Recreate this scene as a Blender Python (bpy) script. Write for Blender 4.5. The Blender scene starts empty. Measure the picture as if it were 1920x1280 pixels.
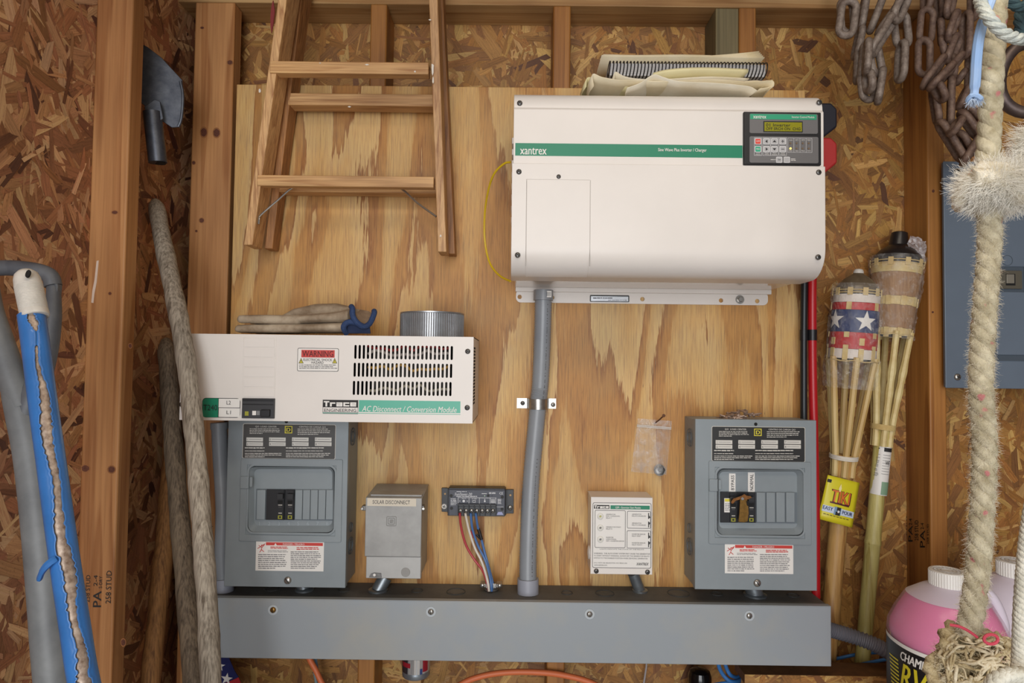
import bpy, bmesh, math, random
from mathutils import Vector, Matrix
from mathutils import noise as MN
random.seed(7)
scene = bpy.context.scene
COL = scene.collection
rad = math.radians
PI = math.pi
# ------------------------------------------------------------------ camera
F = 1191.0
CAM = Vector((0, -1.4, 1.4))
ROT = Matrix.Rotation(rad(.24), 3, 'Z') @ Matrix.Rotation(rad(91.9), 3, 'X') @ Matrix.Rotation(rad(.70), 3, 'Z')
cd = bpy.data.cameras.new('camera')
cam = bpy.data.objects.new('camera', cd)
COL.objects.link(cam)
cam.matrix_world = Matrix.Translation(CAM) @ ROT.to_4x4()
cd.sensor_width = 36
cd.lens = 36 * F / 1920
cd.clip_start = .02
scene.camera = cam
# ------------------------------------------------------------------ sky, daylight, exposure
w = bpy.data.worlds.new('World')
scene.world = w
w.use_nodes = True
bg = w.node_tree.nodes['Background']
bg.inputs[0].default_value = (.80, .90, 1.0, 1)
bg.inputs[1].default_value = .40
def area(name, loc, rot, sx, sy, energy, color):
    l = bpy.data.lights.new(name, 'AREA')
    l.shape = 'RECTANGLE'; l.size = sx; l.size_y = sy; l.energy = energy; l.color = color
    o = bpy.data.objects.new(name, l); COL.objects.link(o)
    o.location = loc; o.rotation_euler = rot
    return o
area('garage_door_daylight', (-.95, -3.4, 1.4), (rad(90), 0, rad(-6)), 3.3, 2.3, 140, (.97, .98, 1.0))
area('overhead_warm_light', (.25, -1.25, 2.42), (0, 0, 0), 1.2, .35, 8, (1.0, .88, .70))  # weak warm area light from overhead, source unseen
vs = scene.view_settings
vs.view_transform = 'Standard'; vs.look = 'None'; vs.gamma = 1; vs.use_curve_mapping = False
vs.exposure = 0.0

# ------------------------------------------------------------------ helpers: pixel <-> place
def ray(px, py):
    return ROT @ Vector(((px - 960) / F, -(py - 640) / F, -1))
def P(px, py, Y):                       # the point at depth Y behind a spot of the photograph
    d = ray(px, py)
    return CAM + d * ((Y - CAM.y) / d.y)
def PZ(px, py, Z):                      # the same on a level surface
    d = ray(px, py)
    return CAM + d * ((Z - CAM.z) / d.z)
def S(Y):
    return (Y - CAM.y) / F
def lin(c):
    out = []
    for x in c[:3]:
        x /= 255.
        out.append(x / 12.92 if x <= .04045 else ((x + .055) / 1.055) ** 2.4)
    return (*out, 1)

# ------------------------------------------------------------------ materials
def nodes_of(name):
    m = bpy.data.materials.new(name); m.use_nodes = True
    nt = m.node_tree
    b = nt.nodes['Principled BSDF']
    return m, nt, b
def nn(nt, t, **kw):
    n = nt.nodes.new(t)
    for k, v in kw.items():
        setattr(n, k, v)
    return n
def math_n(nt, op, a, b=None):
    n = nn(nt, 'ShaderNodeMath', operation=op)
    for i, x in enumerate((a, b)):
        if x is None: continue
        if isinstance(x, (int, float)): n.inputs[i].default_value = x
        else: nt.links.new(x, n.inputs[i])
    return n.outputs[0]
def ramp(nt, fac, stops, interp='LINEAR'):
    r = nn(nt, 'ShaderNodeValToRGB')
    r.color_ramp.interpolation = interp
    els = r.color_ramp.elements
    while len(els) < len(stops): els.new(.5)
    for e, (p, c) in zip(els, stops):
        e.position = p; e.color = c
    nt.links.new(fac, r.inputs[0])
    return r.outputs[0]
def mix(nt, fac, a, b, mode='MIX'):
    n = nn(nt, 'ShaderNodeMix', data_type='RGBA', blend_type=mode)
    for s, x in ((n.inputs[0], fac), (n.inputs[6], a), (n.inputs[7], b)):
        if isinstance(x, (int, float, tuple)): s.default_value = x
        else: nt.links.new(x, s)
    return n.outputs[2]
def noise(nt, scale, detail=3, rough=.55, stretch=(1, 1, 1), dist=0, coord='Object', off=(0, 0, 0)):
    tc = nn(nt, 'ShaderNodeTexCoord')
    mp = nn(nt, 'ShaderNodeMapping')
    mp.inputs['Scale'].default_value = stretch
    mp.inputs['Location'].default_value = off
    nt.links.new(tc.outputs[coord], mp.inputs[0])
    n = nn(nt, 'ShaderNodeTexNoise')
    n.inputs['Scale'].default_value = scale
    n.inputs['Detail'].default_value = detail
    n.inputs['Roughness'].default_value = rough
    n.inputs['Distortion'].default_value = dist
    nt.links.new(mp.outputs[0], n.inputs['Vector'])
    return n.outputs[0]
def bumpit(nt, b, h, strength, dist=.001):
    bn = nn(nt, 'ShaderNodeBump')
    bn.inputs['Strength'].default_value = strength
    bn.inputs['Distance'].default_value = dist
    nt.links.new(h, bn.inputs['Height'])
    nt.links.new(bn.outputs[0], b.inputs['Normal'])
MATS = {}
def mat(name, rgb, rough=.5, metal=0, var=0, vscale=12, stretch=(1, 1, 1), rgb2=None, bump=0, bscale=300, alpha=1, spec=.5, emit=0, lo=.35, hi=.7):
    if name in MATS: return MATS[name]
    m, nt, b = nodes_of(name)
    b.inputs['Roughness'].default_value = rough
    b.inputs['Metallic'].default_value = metal
    b.inputs['Alpha'].default_value = alpha
    b.inputs['Specular IOR Level'].default_value = spec
    c = lin(rgb)
    if var or rgb2:
        c2 = lin(rgb2) if rgb2 else tuple(x * (1 - var) for x in c[:3]) + (1,)
        n = noise(nt, vscale, 5, .62, stretch)
        nt.links.new(ramp(nt, n, [(lo, c), (hi, c2)]), b.inputs['Base Color'])
    else:
        b.inputs['Base Color'].default_value = c
    if bump:
        bumpit(nt, b, noise(nt, bscale, 3, .6, stretch), bump)
    if emit:
        b.inputs['Emission Color'].default_value = c
        b.inputs['Emission Strength'].default_value = emit
    MATS[name] = m
    return m
def wood(name, light, dark, axis='Z', scale=22, rings=5, knots=0, rough=.6, grain=.35, weather=None, bump=.25):
    if name in MATS: return MATS[name]
    m, nt, b = nodes_of(name)
    b.inputs['Roughness'].default_value = rough
    st = {'X': (.045, 1, 1), 'Y': (1, .045, 1), 'Z': (1, 1, .045)}[axis]
    n1 = noise(nt, scale, 2, .5, st, .4)
    r = math_n(nt, 'FRACT', math_n(nt, 'MULTIPLY', n1, rings))
    L, D = lin(light), lin(dark)
    c = ramp(nt, r, [(0, L), (.55, tuple(.6 * a + .4 * d for a, d in zip(L, D))), (.86, D), (.97, L)])
    st2 = tuple(x if x < 1 else 1 for x in st)
    n2 = noise(nt, scale * 12, 3, .6, tuple(s * .6 if s < 1 else s for s in st2))
    c = mix(nt, grain, c, ramp(nt, n2, [(.35, tuple(x * .62 for x in D[:3]) + (1,)), (.62, L)]))
    n3 = noise(nt, 2.2, 3, .6, (1, 1, .5))
    c = mix(nt, ramp(nt, n3, [(.42, (0, 0, 0, 1)), (.68, (.55, .55, .55, 1))]), c, mix(nt, 1.0, c, lin(weather or tuple(.72 * x for x in dark)), 'MULTIPLY') if not weather else lin(weather))
    if knots:
        tc = nn(nt, 'ShaderNodeTexCoord'); mp = nn(nt, 'ShaderNodeMapping')
        mp.inputs['Scale'].default_value = tuple(.45 if s < 1 else 1 for s in st)
        nt.links.new(tc.outputs['Object'], mp.inputs[0])
        v = nn(nt, 'ShaderNodeTexVoronoi'); v.inputs['Scale'].default_value = knots
        nt.links.new(mp.outputs[0], v.inputs['Vector'])
        k = ramp(nt, v.outputs['Distance'], [(.03, (1, 1, 1, 1)), (.075, (.25, .25, .25, 1)), (.15, (0, 0, 0, 1))])
        c = mix(nt, k, c, lin(tuple(.42 * x for x in dark)))
    nt.links.new(c, b.inputs['Base Color'])
    bumpit(nt, b, n2, bump, .0008)
    MATS[name] = m
    return m
def plywood_mat():
    m, nt, b = nodes_of('plywood_face')
    b.inputs['Roughness'].default_value = .55
    big = noise(nt, 1.0, 2, .45, (6.0, 1, 1.05), .5, off=(3.1, 0, .4))
    jag = noise(nt, 1.0, 3, .7, (150, 1, 9))
    v = math_n(nt, 'ADD', math_n(nt, 'MULTIPLY', big, 6.0), math_n(nt, 'MULTIPLY', jag, .5))
    fr = math_n(nt, 'FRACT', v)
    pale, mid, tan, brown = lin((200, 181, 136)), lin((188, 162, 110)), lin((168, 132, 78)), lin((138, 97, 52))
    c = ramp(nt, fr, [(0, pale), (.48, mid), (.56, tan), (.80, tan), (.93, brown), (.965, pale)])
    patch = noise(nt, 1.0, 4, .6, (5, 1, 2.4), .8, off=(9, 0, 2))
    c = mix(nt, ramp(nt, patch, [(.46, (0, 0, 0, 1)), (.55, (.75, .75, .75, 1))]), c, mix(nt, .5, lin((196, 162, 102)), c))
    n2 = noise(nt, 1.0, 4, .65, (420, 1, 14))
    c = mix(nt, .5, c, ramp(nt, n2, [(.32, lin((118, 74, 34))), (.5, lin((200, 158, 100))), (.7, lin((226, 198, 150)))]), 'OVERLAY')
    fl = noise(nt, 1.0, 2, .5, (330, 1, 48), 0, off=(1, 0, 7))
    c = mix(nt, ramp(nt, fl, [(.73, (0, 0, 0, 1)), (.80, (.8, .8, .8, 1))]), c, lin((88, 52, 26)))
    gr = noise(nt, 3.2, 3, .6)
    c = mix(nt, ramp(nt, gr, [(.5, (0, 0, 0, 1)), (.75, (.45, .45, .45, 1))]), c, lin((146, 130, 94)))
    nt.links.new(c, b.inputs['Base Color'])
    bumpit(nt, b, n2, .15, .0006)
    return m
def strand_mat():
    m, nt, b = nodes_of('osb_strand')
    b.inputs['Roughness'].default_value = .55
    at = nn(nt, 'ShaderNodeAttribute', attribute_name='Col')
    g = noise(nt, 1.0, 4, .65, (14, 330, 1), .3, coord='UV')
    c = mix(nt, .5, at.outputs[0], ramp(nt, g, [(.3, (.16, .13, .11, 1)), (.5, (.5, .5, .5, 1)), (.72, (.80, .78, .75, 1))]), 'OVERLAY')
    g2 = noise(nt, 260, 2, .6)
    c = mix(nt, ramp(nt, g2, [(.60, (0, 0, 0, 1)), (.72, (.6, .6, .6, 1))]), c, mix(nt, 1.0, c, (.45, .38, .33, 1), 'MULTIPLY'))
    nt.links.new(c, b.inputs['Base Color'])
    bumpit(nt, b, g, .3, .0008)
    return m
def rr_pts(a, b, c, d, r, n=6):
    o = []
    for cx, cy, a0 in ((c - r, b + r, 0), (a + r, b + r, 90), (a + r, d - r, 180), (c - r, d - r, 270)):
        o += [(cx + r * math.cos(rad(a0 + 90 * i / n)), cy - r * math.sin(rad(a0 + 90 * i / n))) for i in range(n + 1)]
    return o
def film_mat(name, tint, opac, rough=.12, bump=.8, bscale=60, stretch=(1, 1, 1)):     # thin clear plastic film
    if name in MATS: return MATS[name]
    m, nt, b = nodes_of(name)
    b.inputs['Base Color'].default_value = lin(tint)
    b.inputs['Roughness'].default_value = rough
    b.inputs['Specular IOR Level'].default_value = .8
    n = noise(nt, bscale, 3, .6, stretch, .6)
    nt.links.new(ramp(nt, n, [(.45, (opac,) * 3 + (1,)), (.72, (min(1, opac * 3.2),) * 3 + (1,))]), b.inputs['Alpha'])
    bumpit(nt, b, n, bump, .006)
    MATS[name] = m
    return m

white = mat('white_enamel', (225, 218, 211), .38, var=.06, vscale=5)
white_gloss = mat('white_gloss_panel', (224, 216, 208), .05, spec=.8)
gray = mat('gray_enamel', (136, 144, 148), .42, var=.14, vscale=7)
gray_way = mat('gray_wireway_enamel', (146, 152, 157), .42, var=.16, vscale=5, rgb2=(160, 158, 150), lo=.45, hi=.75)
gray_top = mat('shaded_dusty_lid', (96, 94, 90), .7, var=.3, vscale=18)  # dusty, and darkened for the weak light reaching the lid from above
gray_cast = mat('mottled_gray_steel', (158, 157, 154), .45, .15, var=.22, vscale=26)
gray_bare = mat('bare_gray_lower_steel', (172, 171, 168), .42, .2, var=.14, vscale=20)
pvc = mat('gray_conduit_plastic', (140, 144, 149), .35, var=.12, vscale=14)
pvc_light = mat('pale_gray_fitting', (150, 152, 162), .4)
black = mat('black_plastic', (24, 24, 27), .4)
black_soft = mat('black_matt_print', (30, 29, 28), .6)
dark = mat('dark_hole', (12, 11, 10), .8)
ink = mat('black_ink', (34, 32, 32), .7)
ink_gray = mat('gray_ink', (88, 86, 86), .7)
ink_pale = mat('pale_ink', (205, 200, 190), .6)
paper_white = mat('white_label', (226, 222, 216), .5)
red_print = mat('red_print', (196, 60, 52), .5)
green_print = mat('green_print', (18, 124, 92), .4)
green_faded = mat('faded_green_print', (72, 168, 142), .4)
yellow_print = mat('yellow_print', (214, 200, 60), .5)
steel = mat('zinc_steel', (176, 172, 166), .3, .85, var=.25, vscale=90)
steel_dark = mat('dull_zinc', (120, 118, 116), .35, .8, var=.3, vscale=120)
galv = mat('galvanised_sheet', (170, 172, 175), .34, .75, var=.22, vscale=40)
brass = mat('aged_brass', (150, 112, 56), .35, .75, var=.45, vscale=160)

# ------------------------------------------------------------------ mesh builder
_text = {}
def text_shape(s, bold, shear):
    k = (s, bold, shear)
    if k not in _text:
        cu = bpy.data.curves.new('t', 'FONT')
        cu.body = s; cu.size = 1; cu.resolution_u = 2; cu.offset = bold; cu.shear = shear; cu.fill_mode = 'FRONT'
        ob = bpy.data.objects.new('t', cu)
        me = ob.to_mesh()
        vs = [(v.co.x, v.co.y) for v in me.vertices]
        fs = [tuple(p.vertices) for p in me.polygons]
        ob.to_mesh_clear()
        bpy.data.objects.remove(ob); bpy.data.curves.remove(cu)
        _text[k] = (vs, fs)
    return _text[k]
WL = {}
class MB:
    def __init__(s):
        s.v = []; s.f = []; s.m = []; s.mats = []; s.j = 0
    def add(s, verts, faces, mt):
        if mt not in s.mats: s.mats.append(mt)
        k = s.mats.index(mt); n = len(s.v)
        s.v += [Vector(p) for p in verts]
        for f in faces:
            s.f.append(tuple(i + n for i in f)); s.m.append(k)
        return s
    def box(s, x0, x1, y0, y1, z0, z1, mt):
        x0, x1 = sorted((x0, x1)); y0, y1 = sorted((y0, y1)); z0, z1 = sorted((z0, z1))
        v = [(x, y, z) for z in (z0, z1) for y in (y0, y1) for x in (x0, x1)]
        return s.add(v, [(0, 2, 3, 1), (4, 5, 7, 6), (0, 1, 5, 4), (2, 6, 7, 3), (0, 4, 6, 2), (1, 3, 7, 5)], mt)
    def pbox(s, a, b, c, d, Yf, Yb, mt):
        m = P((a + c) / 2, (b + d) / 2, Yf); k = S(Yf) / 2
        hw, hh = abs(c - a) * k, abs(d - b) * k
        return s.box(m.x - hw, m.x + hw, Yf, Yb, m.z - hh, m.z + hh, mt)
    def rect(s, a, b, c, d, Y, mt, t=.0003):
        s.j += 1
        return s.pbox(a, b, c, d, Y - t - (s.j % 13) * 1.2e-5, Y, mt)      # print layers never quite coplanar
    def frame(s, a, b, c, d, Y, mt, w=.8, t=.0003):
        s.rect(a, b, c, b + w, Y, mt, t); s.rect(a, d - w, c, d, Y, mt, t)
        s.rect(a, b, a + w, d, Y, mt, t); s.rect(c - w, b, c, d, Y, mt, t)
        return s
    def poly(s, pts, Yf, Yb, mt):
        a = [P(x, y, Yf) for x, y in pts]
        return s.slab(a, Vector((0, Yb - Yf, 0)), mt)
    def slab(s, a, dv, mt):
        n = len(a)
        a = [Vector(p) for p in a]
        v = a + [p + dv for p in a]
        return s.add(v, [tuple(range(n)), tuple(range(2 * n - 1, n - 1, -1))] + [(i, i + n, (i + 1) % n + n, (i + 1) % n) for i in range(n)], mt)
    def rrect(s, a, b, c, d, r, Yf, Yb, mt, n=5):
        m = P((a + c) / 2, (b + d) / 2, Yf); k = S(Yf)
        hw, hh, r = (c - a) * k / 2, (d - b) * k / 2, r * k
        pts = []
        for cx, cz, a0 in ((hw - r, hh - r, 0), (-hw + r, hh - r, 90), (-hw + r, -hh + r, 180), (hw - r, -hh + r, 270)):
            for i in range(n + 1):
                t = rad(a0 + 90 * i / n)
                pts.append(Vector((m.x + cx + r * math.cos(t), Yf, m.z + cz + r * math.sin(t))))
        return s.slab(pts, Vector((0, Yb - Yf, 0)), mt)
    def rring(s, a, b, c, d, r, wd, Yf, Yb, mt, n=5):        # a rounded-rectangle rim
        m = P((a + c) / 2, (b + d) / 2, Yf); k = S(Yf)
        hw, hh = (c - a) * k / 2, (d - b) * k / 2
        def loop(ins):
            rr = max(r - ins, .3) * k; w2, h2 = hw - ins * k, hh - ins * k; o = []
            for cx, cz, a0 in ((w2 - rr, h2 - rr, 0), (-w2 + rr, h2 - rr, 90), (-w2 + rr, -h2 + rr, 180), (w2 - rr, -h2 + rr, 270)):
                for i in range(n + 1):
                    t = rad(a0 + 90 * i / n)
                    o.append((m.x + cx + rr * math.cos(t), m.z + cz + rr * math.sin(t)))
            return o
        A, B = loop(0), loop(wd); N = len(A)
        v = [(x, y, z) for y in (Yf, Yb) for lp in (A, B) for x, z in lp]
        f = []
        for i in range(N):
            j = (i + 1) % N
            f += [(i, j, N + j, N + i), (2 * N + i, 3 * N + i, 3 * N + j, 2 * N + j), (i, 2 * N + i, 2 * N + j, j), (N + i, N + j, 3 * N + j, 3 * N + i)]
        return s.add(v, f, mt)
    def prismX(s, prof, x0, x1, mt):
        return s.slab([Vector((x0, y, z)) for y, z in prof], Vector((x1 - x0, 0, 0)), mt)
    def tube(s, pts, r, mt, n=10, caps=True):
        pts = [Vector(p) for p in pts]; N = len(pts)
        rs = r if isinstance(r, (list, tuple)) else [r] * N
        t0 = (pts[1] - pts[0]).normalized()
        u = t0.orthogonal().normalized()
        v = []; f = []
        for i, p in enumerate(pts):
            t = (pts[min(i + 1, N - 1)] - pts[max(i - 1, 0)]).normalized()
            u = (u - t * u.dot(t)).normalized()
            q = t.cross(u)
            for k in range(n):
                a = 2 * PI * k / n
                v.append(p + (u * math.cos(a) + q * math.sin(a)) * rs[i])
        for i in range(N - 1):
            for k in range(n):
                l = (k + 1) % n
                f.append((i * n + k, i * n + l, (i + 1) * n + l, (i + 1) * n + k))
        if caps: f += [tuple(range(n - 1, -1, -1)), tuple(range((N - 1) * n, N * n))]
        return s.add(v, f, mt)
    def lathe(s, prof, mt, n=24, M=None, sq=0, ring=False):
        v = []; f = []
        if ring: prof = list(prof) + [prof[0]]
        for r, z in prof:
            for k in range(n):
                a = 2 * PI * k / n
                rr = r
                if sq: rr = r / (abs(math.cos(a)) ** sq + abs(math.sin(a)) ** sq) ** (1 / sq)
                p = Vector((rr * math.cos(a), rr * math.sin(a), z))
                v.append(M @ p if M else p)
        for i in range(len(prof) - 1):
            for k in range(n):
                l = (k + 1) % n
                if prof[i + 1][0] < 1e-6: f.append((i * n + k, i * n + l, (i + 1) * n))
                elif prof[i][0] < 1e-6: f.append((i * n, (i + 1) * n + l, (i + 1) * n + k))
                else: f.append((i * n + k, i * n + l, (i + 1) * n + l, (i + 1) * n + k))
        if ring: return s.add(v, f, mt)
        if prof[0][0] > 1e-6: f.append(tuple(range(n - 1, -1, -1)))
        if prof[-1][0] > 1e-6: f.append(tuple(range((len(prof) - 1) * n, len(prof) * n)))
        return s.add(v, f, mt)
    def cyl(s, a, b, r, mt, r2=None, n=16):
        return s.tube([a, b], [r, r if r2 is None else r2], mt, n)
    def disc(s, px, py, rp, Y, t, mt, n=16):
        c = P(px, py, Y); r = rp * S(Y)
        return s.slab([c + Vector((r * math.cos(2 * PI * i / n), -t, r * math.sin(2 * PI * i / n))) for i in range(n)], Vector((0, t, 0)), mt)
    def ringp(s, px, py, r0, r1, Y, t, mt, n=20):
        c = P(px, py, Y); k = S(Y); v = []; f = []
        for y in (-t, 0):
            for r in (r0 * k, r1 * k):
                v += [c + Vector((r * math.cos(2 * PI * i / n), y, r * math.sin(2 * PI * i / n))) for i in range(n)]
        for i in range(n):
            j = (i + 1) % n
            f += [(i, j, n + j, n + i), (n + i, n + j, 3 * n + j, 3 * n + i), (i, 2 * n + i, 2 * n + j, j)]
        return s.add(v, f, mt)
    def text(s, t, a, b, c, d, Y, mt, bold=0, shear=0, rot=0, keep=False, fn=None):
        if bold:                          # heavier strokes: the same glyphs laid down three times, a hair apart
            for i, q in enumerate((-1, 1, 0)):
                e = bold * (c - a if fn else d - b if rot == 0 else c - a) * q * (.35 if fn else .9)
                f2 = (lambda x, y, f0=fn, k=i: f0(x, y) + Vector((0, -.00004 * k, 0))) if fn else None
                if rot == 0: s.text(t, a + e, b, c + e, d, Y - .00004 * i, mt, 0, shear, rot, keep, f2)
                else: s.text(t, a, b + e, c, d + e, Y - .00004 * i, mt, 0, shear, rot, keep, f2)
            return s
        vs, fs = text_shape(t, 0, shear)
        if not vs: return s
        if rot == 90: vs = [(-y, x) for x, y in vs]
        if rot == -90: vs = [(y, -x) for x, y in vs]
        xs = [v[0] for v in vs]; ys = [v[1] for v in vs]
        x0, x1, y0, y1 = min(xs), max(xs), min(ys), max(ys)
        if fn:
            return s.add([fn(a + (x - x0) / (x1 - x0) * (c - a), d + (y - y0) / (y1 - y0) * (b - d)) for x, y in vs], fs, mt)
        m = P((a + c) / 2, (b + d) / 2, Y); k = S(Y)
        kx, ky = (c - a) * k / (x1 - x0), (d - b) * k / (y1 - y0)
        if keep: kx = ky = min(kx, ky)
        return s.add([(m.x + (x - (x0 + x1) / 2) * kx, Y - .0006, m.z + (y - (y0 + y1) / 2) * ky) for x, y in vs], fs, mt)
    def lines(s, a, b, c, d, Y, mt, n, word=5, fill=.42, last=1.0, seed=0):       # print too fine to read in the photograph
        R = random.Random(seed + int(a * 7 + b * 13)); h = (d - b) / n
        for i in range(n):
            x = a; end = a + (c - a) * (last if i == n - 1 else R.uniform(.88, 1))
            while x < end - 1:
                wd = min(R.uniform(.5, 1.6) * word, end - x)
                hh = h * fill * R.uniform(.75, 1.0)
                s.rect(x, b + i * h + h * .2, x + wd, b + i * h + h * .2 + hh, Y, mt, .0003)
                x += wd + R.uniform(.6, 1.3)
        return s
    def build(s, name, parent=None, bevel=0, seg=2, angle=35, label=None, cat=None, group=None, kind=None, origin=None, flat=False):
        vs = s.v
        top = parent is None
        loc = Vector((0, 0, 0))
        if top and kind != 'structure':
            if origin is not None: loc = Vector(origin)
            else:
                loc = Vector((sum(v.x for v in vs) / len(vs), sum(v.y for v in vs) / len(vs), min(v.z for v in vs)))
        me = bpy.data.meshes.new(name)
        me.from_pydata([v - loc for v in vs], [], s.f)
        for m in s.mats: me.materials.append(m)
        me.polygons.foreach_set('material_index', s.m)
        if not flat:
            me.polygons.foreach_set('use_smooth', [True] * len(s.f))
            me.set_sharp_from_angle(angle=rad(angle))
        me.update()
        o = bpy.data.objects.new(name, me); COL.objects.link(o)
        o.location = loc
        WL[o.name] = loc
        if parent: adopt(o, parent)
        if bevel:
            bv = o.modifiers.new('bevel', 'BEVEL'); bv.width = bevel; bv.segments = seg; bv.limit_method = 'ANGLE'; bv.angle_limit = rad(40)
            bv.harden_normals = False
        tag(o, label, cat, group, kind)
        return o
def adopt(o, parent):
    o.parent = parent
    l = WL.get(parent.name)
    if l is not None and l.length > 0:
        o.matrix_parent_inverse = Matrix.Translation(-l)
def tag(o, label=None, cat=None, group=None, kind=None):
    if label: o['label'] = label
    if cat: o['category'] = cat
    if group: o['group'] = group
    if kind: o['kind'] = kind
    return o
def thing(name, label, cat, loc, group=None):
    o = bpy.data.objects.new(name, None); COL.objects.link(o)
    o.location = loc; o.empty_display_size = .05
    WL[o.name] = Vector(loc)
    return tag(o, label, cat, group)
def inst(name, me, parent, pos, rot=None, scale=None):
    o = bpy.data.objects.new(name, me); COL.objects.link(o)
    o.location = pos
    if rot: o.rotation_euler = rot
    if scale: o.scale = scale if not isinstance(scale, (int, float)) else (scale,) * 3
    WL[o.name] = Vector(pos)
    if parent: adopt(o, parent)
    return o
def smooth_path(pts, n=8):                     # Catmull-Rom through points
    pts = [Vector(p) for p in pts]; out = []
    for i in range(len(pts) - 1):
        a, b, c, d = pts[max(i - 1, 0)], pts[i], pts[i + 1], pts[min(i + 2, len(pts) - 1)]
        for k in range(n):
            t = k / n
            out.append(.5 * (2 * b + (c - a) * t + (2 * a - 5 * b + 4 * c - d) * t * t + (3 * b - a - 3 * c + d) * t ** 3))
    return out + [pts[-1]]
def pp(*tr):                                   # (px, py, Y) triples -> points
    return [P(*t) for t in tr]
_screw = {}
def screw_mesh(r, mt, kind='cross'):
    k = (round(r, 5), mt.name, kind)
    if k not in _screw:
        mb = MB()
        M = Matrix.Rotation(rad(90), 4, 'X')
        mb.lathe([(r * 1.0, 0), (r, r * .18), (r * .82, r * .42), (r * .45, r * .56), (0, r * .6)], mt, 14, M)
        h = -r * .615
        if kind == 'cross':
            mb.box(-r * .55, r * .55, h, h + r * .3, -r * .11, r * .11, dark); mb.box(-r * .11, r * .11, h, h + r * .3, -r * .55, r * .55, dark)
        elif kind == 'slot':
            a = [Vector((r * (x * .8 + z * .6), h, r * (x * -.6 + z * .8))) for x, z in ((-.75, -.1), (.75, -.1), (.75, .1), (-.75, .1))]
            mb.slab(a, Vector((0, r * .3, 0)), dark)
        me = bpy.data.meshes.new('screw')
        me.from_pydata(mb.v, [], mb.f)
        for m in mb.mats: me.materials.append(m)
        me.polygons.foreach_set('material_index', mb.m)
        me.polygons.foreach_set('use_smooth', [True] * len(mb.f)); me.set_sharp_from_angle(angle=rad(50))
        _screw[k] = me
    return _screw[k]
def screw(parent, px, py, rp, Y, mt=steel, kind='cross', rot=0):
    return inst('screw', screw_mesh(rp * S(Y), mt, kind), parent, P(px, py, Y), (0, rad(rot), 0))
def holed_plate(a, b, c, d, holes, Yf, t, mt, rc=0):      # plate with real openings; holes: lists of pixel outlines
    bm = bmesh.new(); edges = []
    k = S(Yf)
    def ring(pts):
        vs = [bm.verts.new(p) for p in pts]
        for i in range(len(vs)): edges.append(bm.edges.new((vs[i], vs[(i + 1) % len(vs)])))
    m = P((a + c) / 2, (b + d) / 2, Yf); hw, hh = (c - a) * k / 2, (d - b) * k / 2
    def W(x, y): return Vector((m.x + (x - (a + c) / 2) * k, Yf, m.z - (y - (b + d) / 2) * k))
    if rc:
        o = []
        for cx, cy, a0 in ((c - rc, b + rc, 0), (a + rc, b + rc, 90), (a + rc, d - rc, 180), (c - rc, d - rc, 270)):
            o += [W(cx + rc * math.cos(rad(a0 + 18 * i)), cy - rc * math.sin(rad(a0 + 18 * i))) for i in range(6)]
        ring(o)
    else:
        ring([W(a, b), W(c, b), W(c, d), W(a, d)])
    for h in holes: ring([W(x, y) for x, y in h])
    r = bmesh.ops.triangle_fill(bm, use_beauty=True, use_dissolve=False, edges=edges, normal=(0, -1, 0))
    fs = [g for g in r['geom'] if isinstance(g, bmesh.types.BMFace)]
    e = bmesh.ops.extrude_face_region(bm, geom=fs)
    for g in e['geom']:
        if isinstance(g, bmesh.types.BMVert): g.co.y += t
    bmesh.ops.recalc_face_normals(bm, faces=bm.faces[:])
    bm.verts.index_update()
    mb = MB().add([v.co.copy() for v in bm.verts], [tuple(v.index for v in f.verts) for f in bm.faces], mt)
    bm.free()
    return mb
def slot_pts(x, y0, y1, r, n=4):
    return [(x + r * math.cos(rad(180 * i / n)), y0 + r - r * math.sin(rad(180 * i / n))) for i in range(n + 1)] + \
           [(x - r * math.cos(rad(180 * i / n)), y1 - r + r * math.sin(rad(180 * i / n))) for i in range(n + 1)]
def circ_pts(x, y, r, n=12):
    return [(x + r * math.cos(2 * PI * i / n), y + r * math.sin(2 * PI * i / n)) for i in range(n)]
def star_pts(x, y, r, a0=0, n=5, q=.40):
    return [(x + (r if i % 2 == 0 else r * q) * math.sin(rad(a0 + 36 * i)), y - (r if i % 2 == 0 else r * q) * math.cos(rad(a0 + 36 * i))) for i in range(10)]
# ================================================================== SETTING
YS = .012                                # front faces of the back wall's studs
YO = .100                                # face of the sheathing
XL = -.774                               # face of the side wall's sheathing
osb_base = mat('osb_base', (104, 68, 36), .7, var=.4, vscale=60)
osb_strand = strand_mat()
stud_wood = wood('stud_pine', (200, 146, 92), (164, 106, 56), 'Z', 16, 5, 5.5, .55, .3)
stud_side = wood('stud_pine_amber', (176, 120, 58), (138, 84, 34), 'Z', 16, 5, 5.5, .5, .3)
plate_wood = wood('plate_pine', (196, 158, 106), (158, 112, 60), 'X', 16, 4, 4, .6, .3)
gray_board = wood('greenish_board', (136, 122, 86), (104, 92, 62), 'Z', 16, 4, 0, .65, .3)
concrete = mat('concrete', (186, 182, 174), .8, var=.25, vscale=4)
ceil_m = mat('ceiling_board', (150, 118, 80), .7, var=.2, vscale=3)

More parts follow.
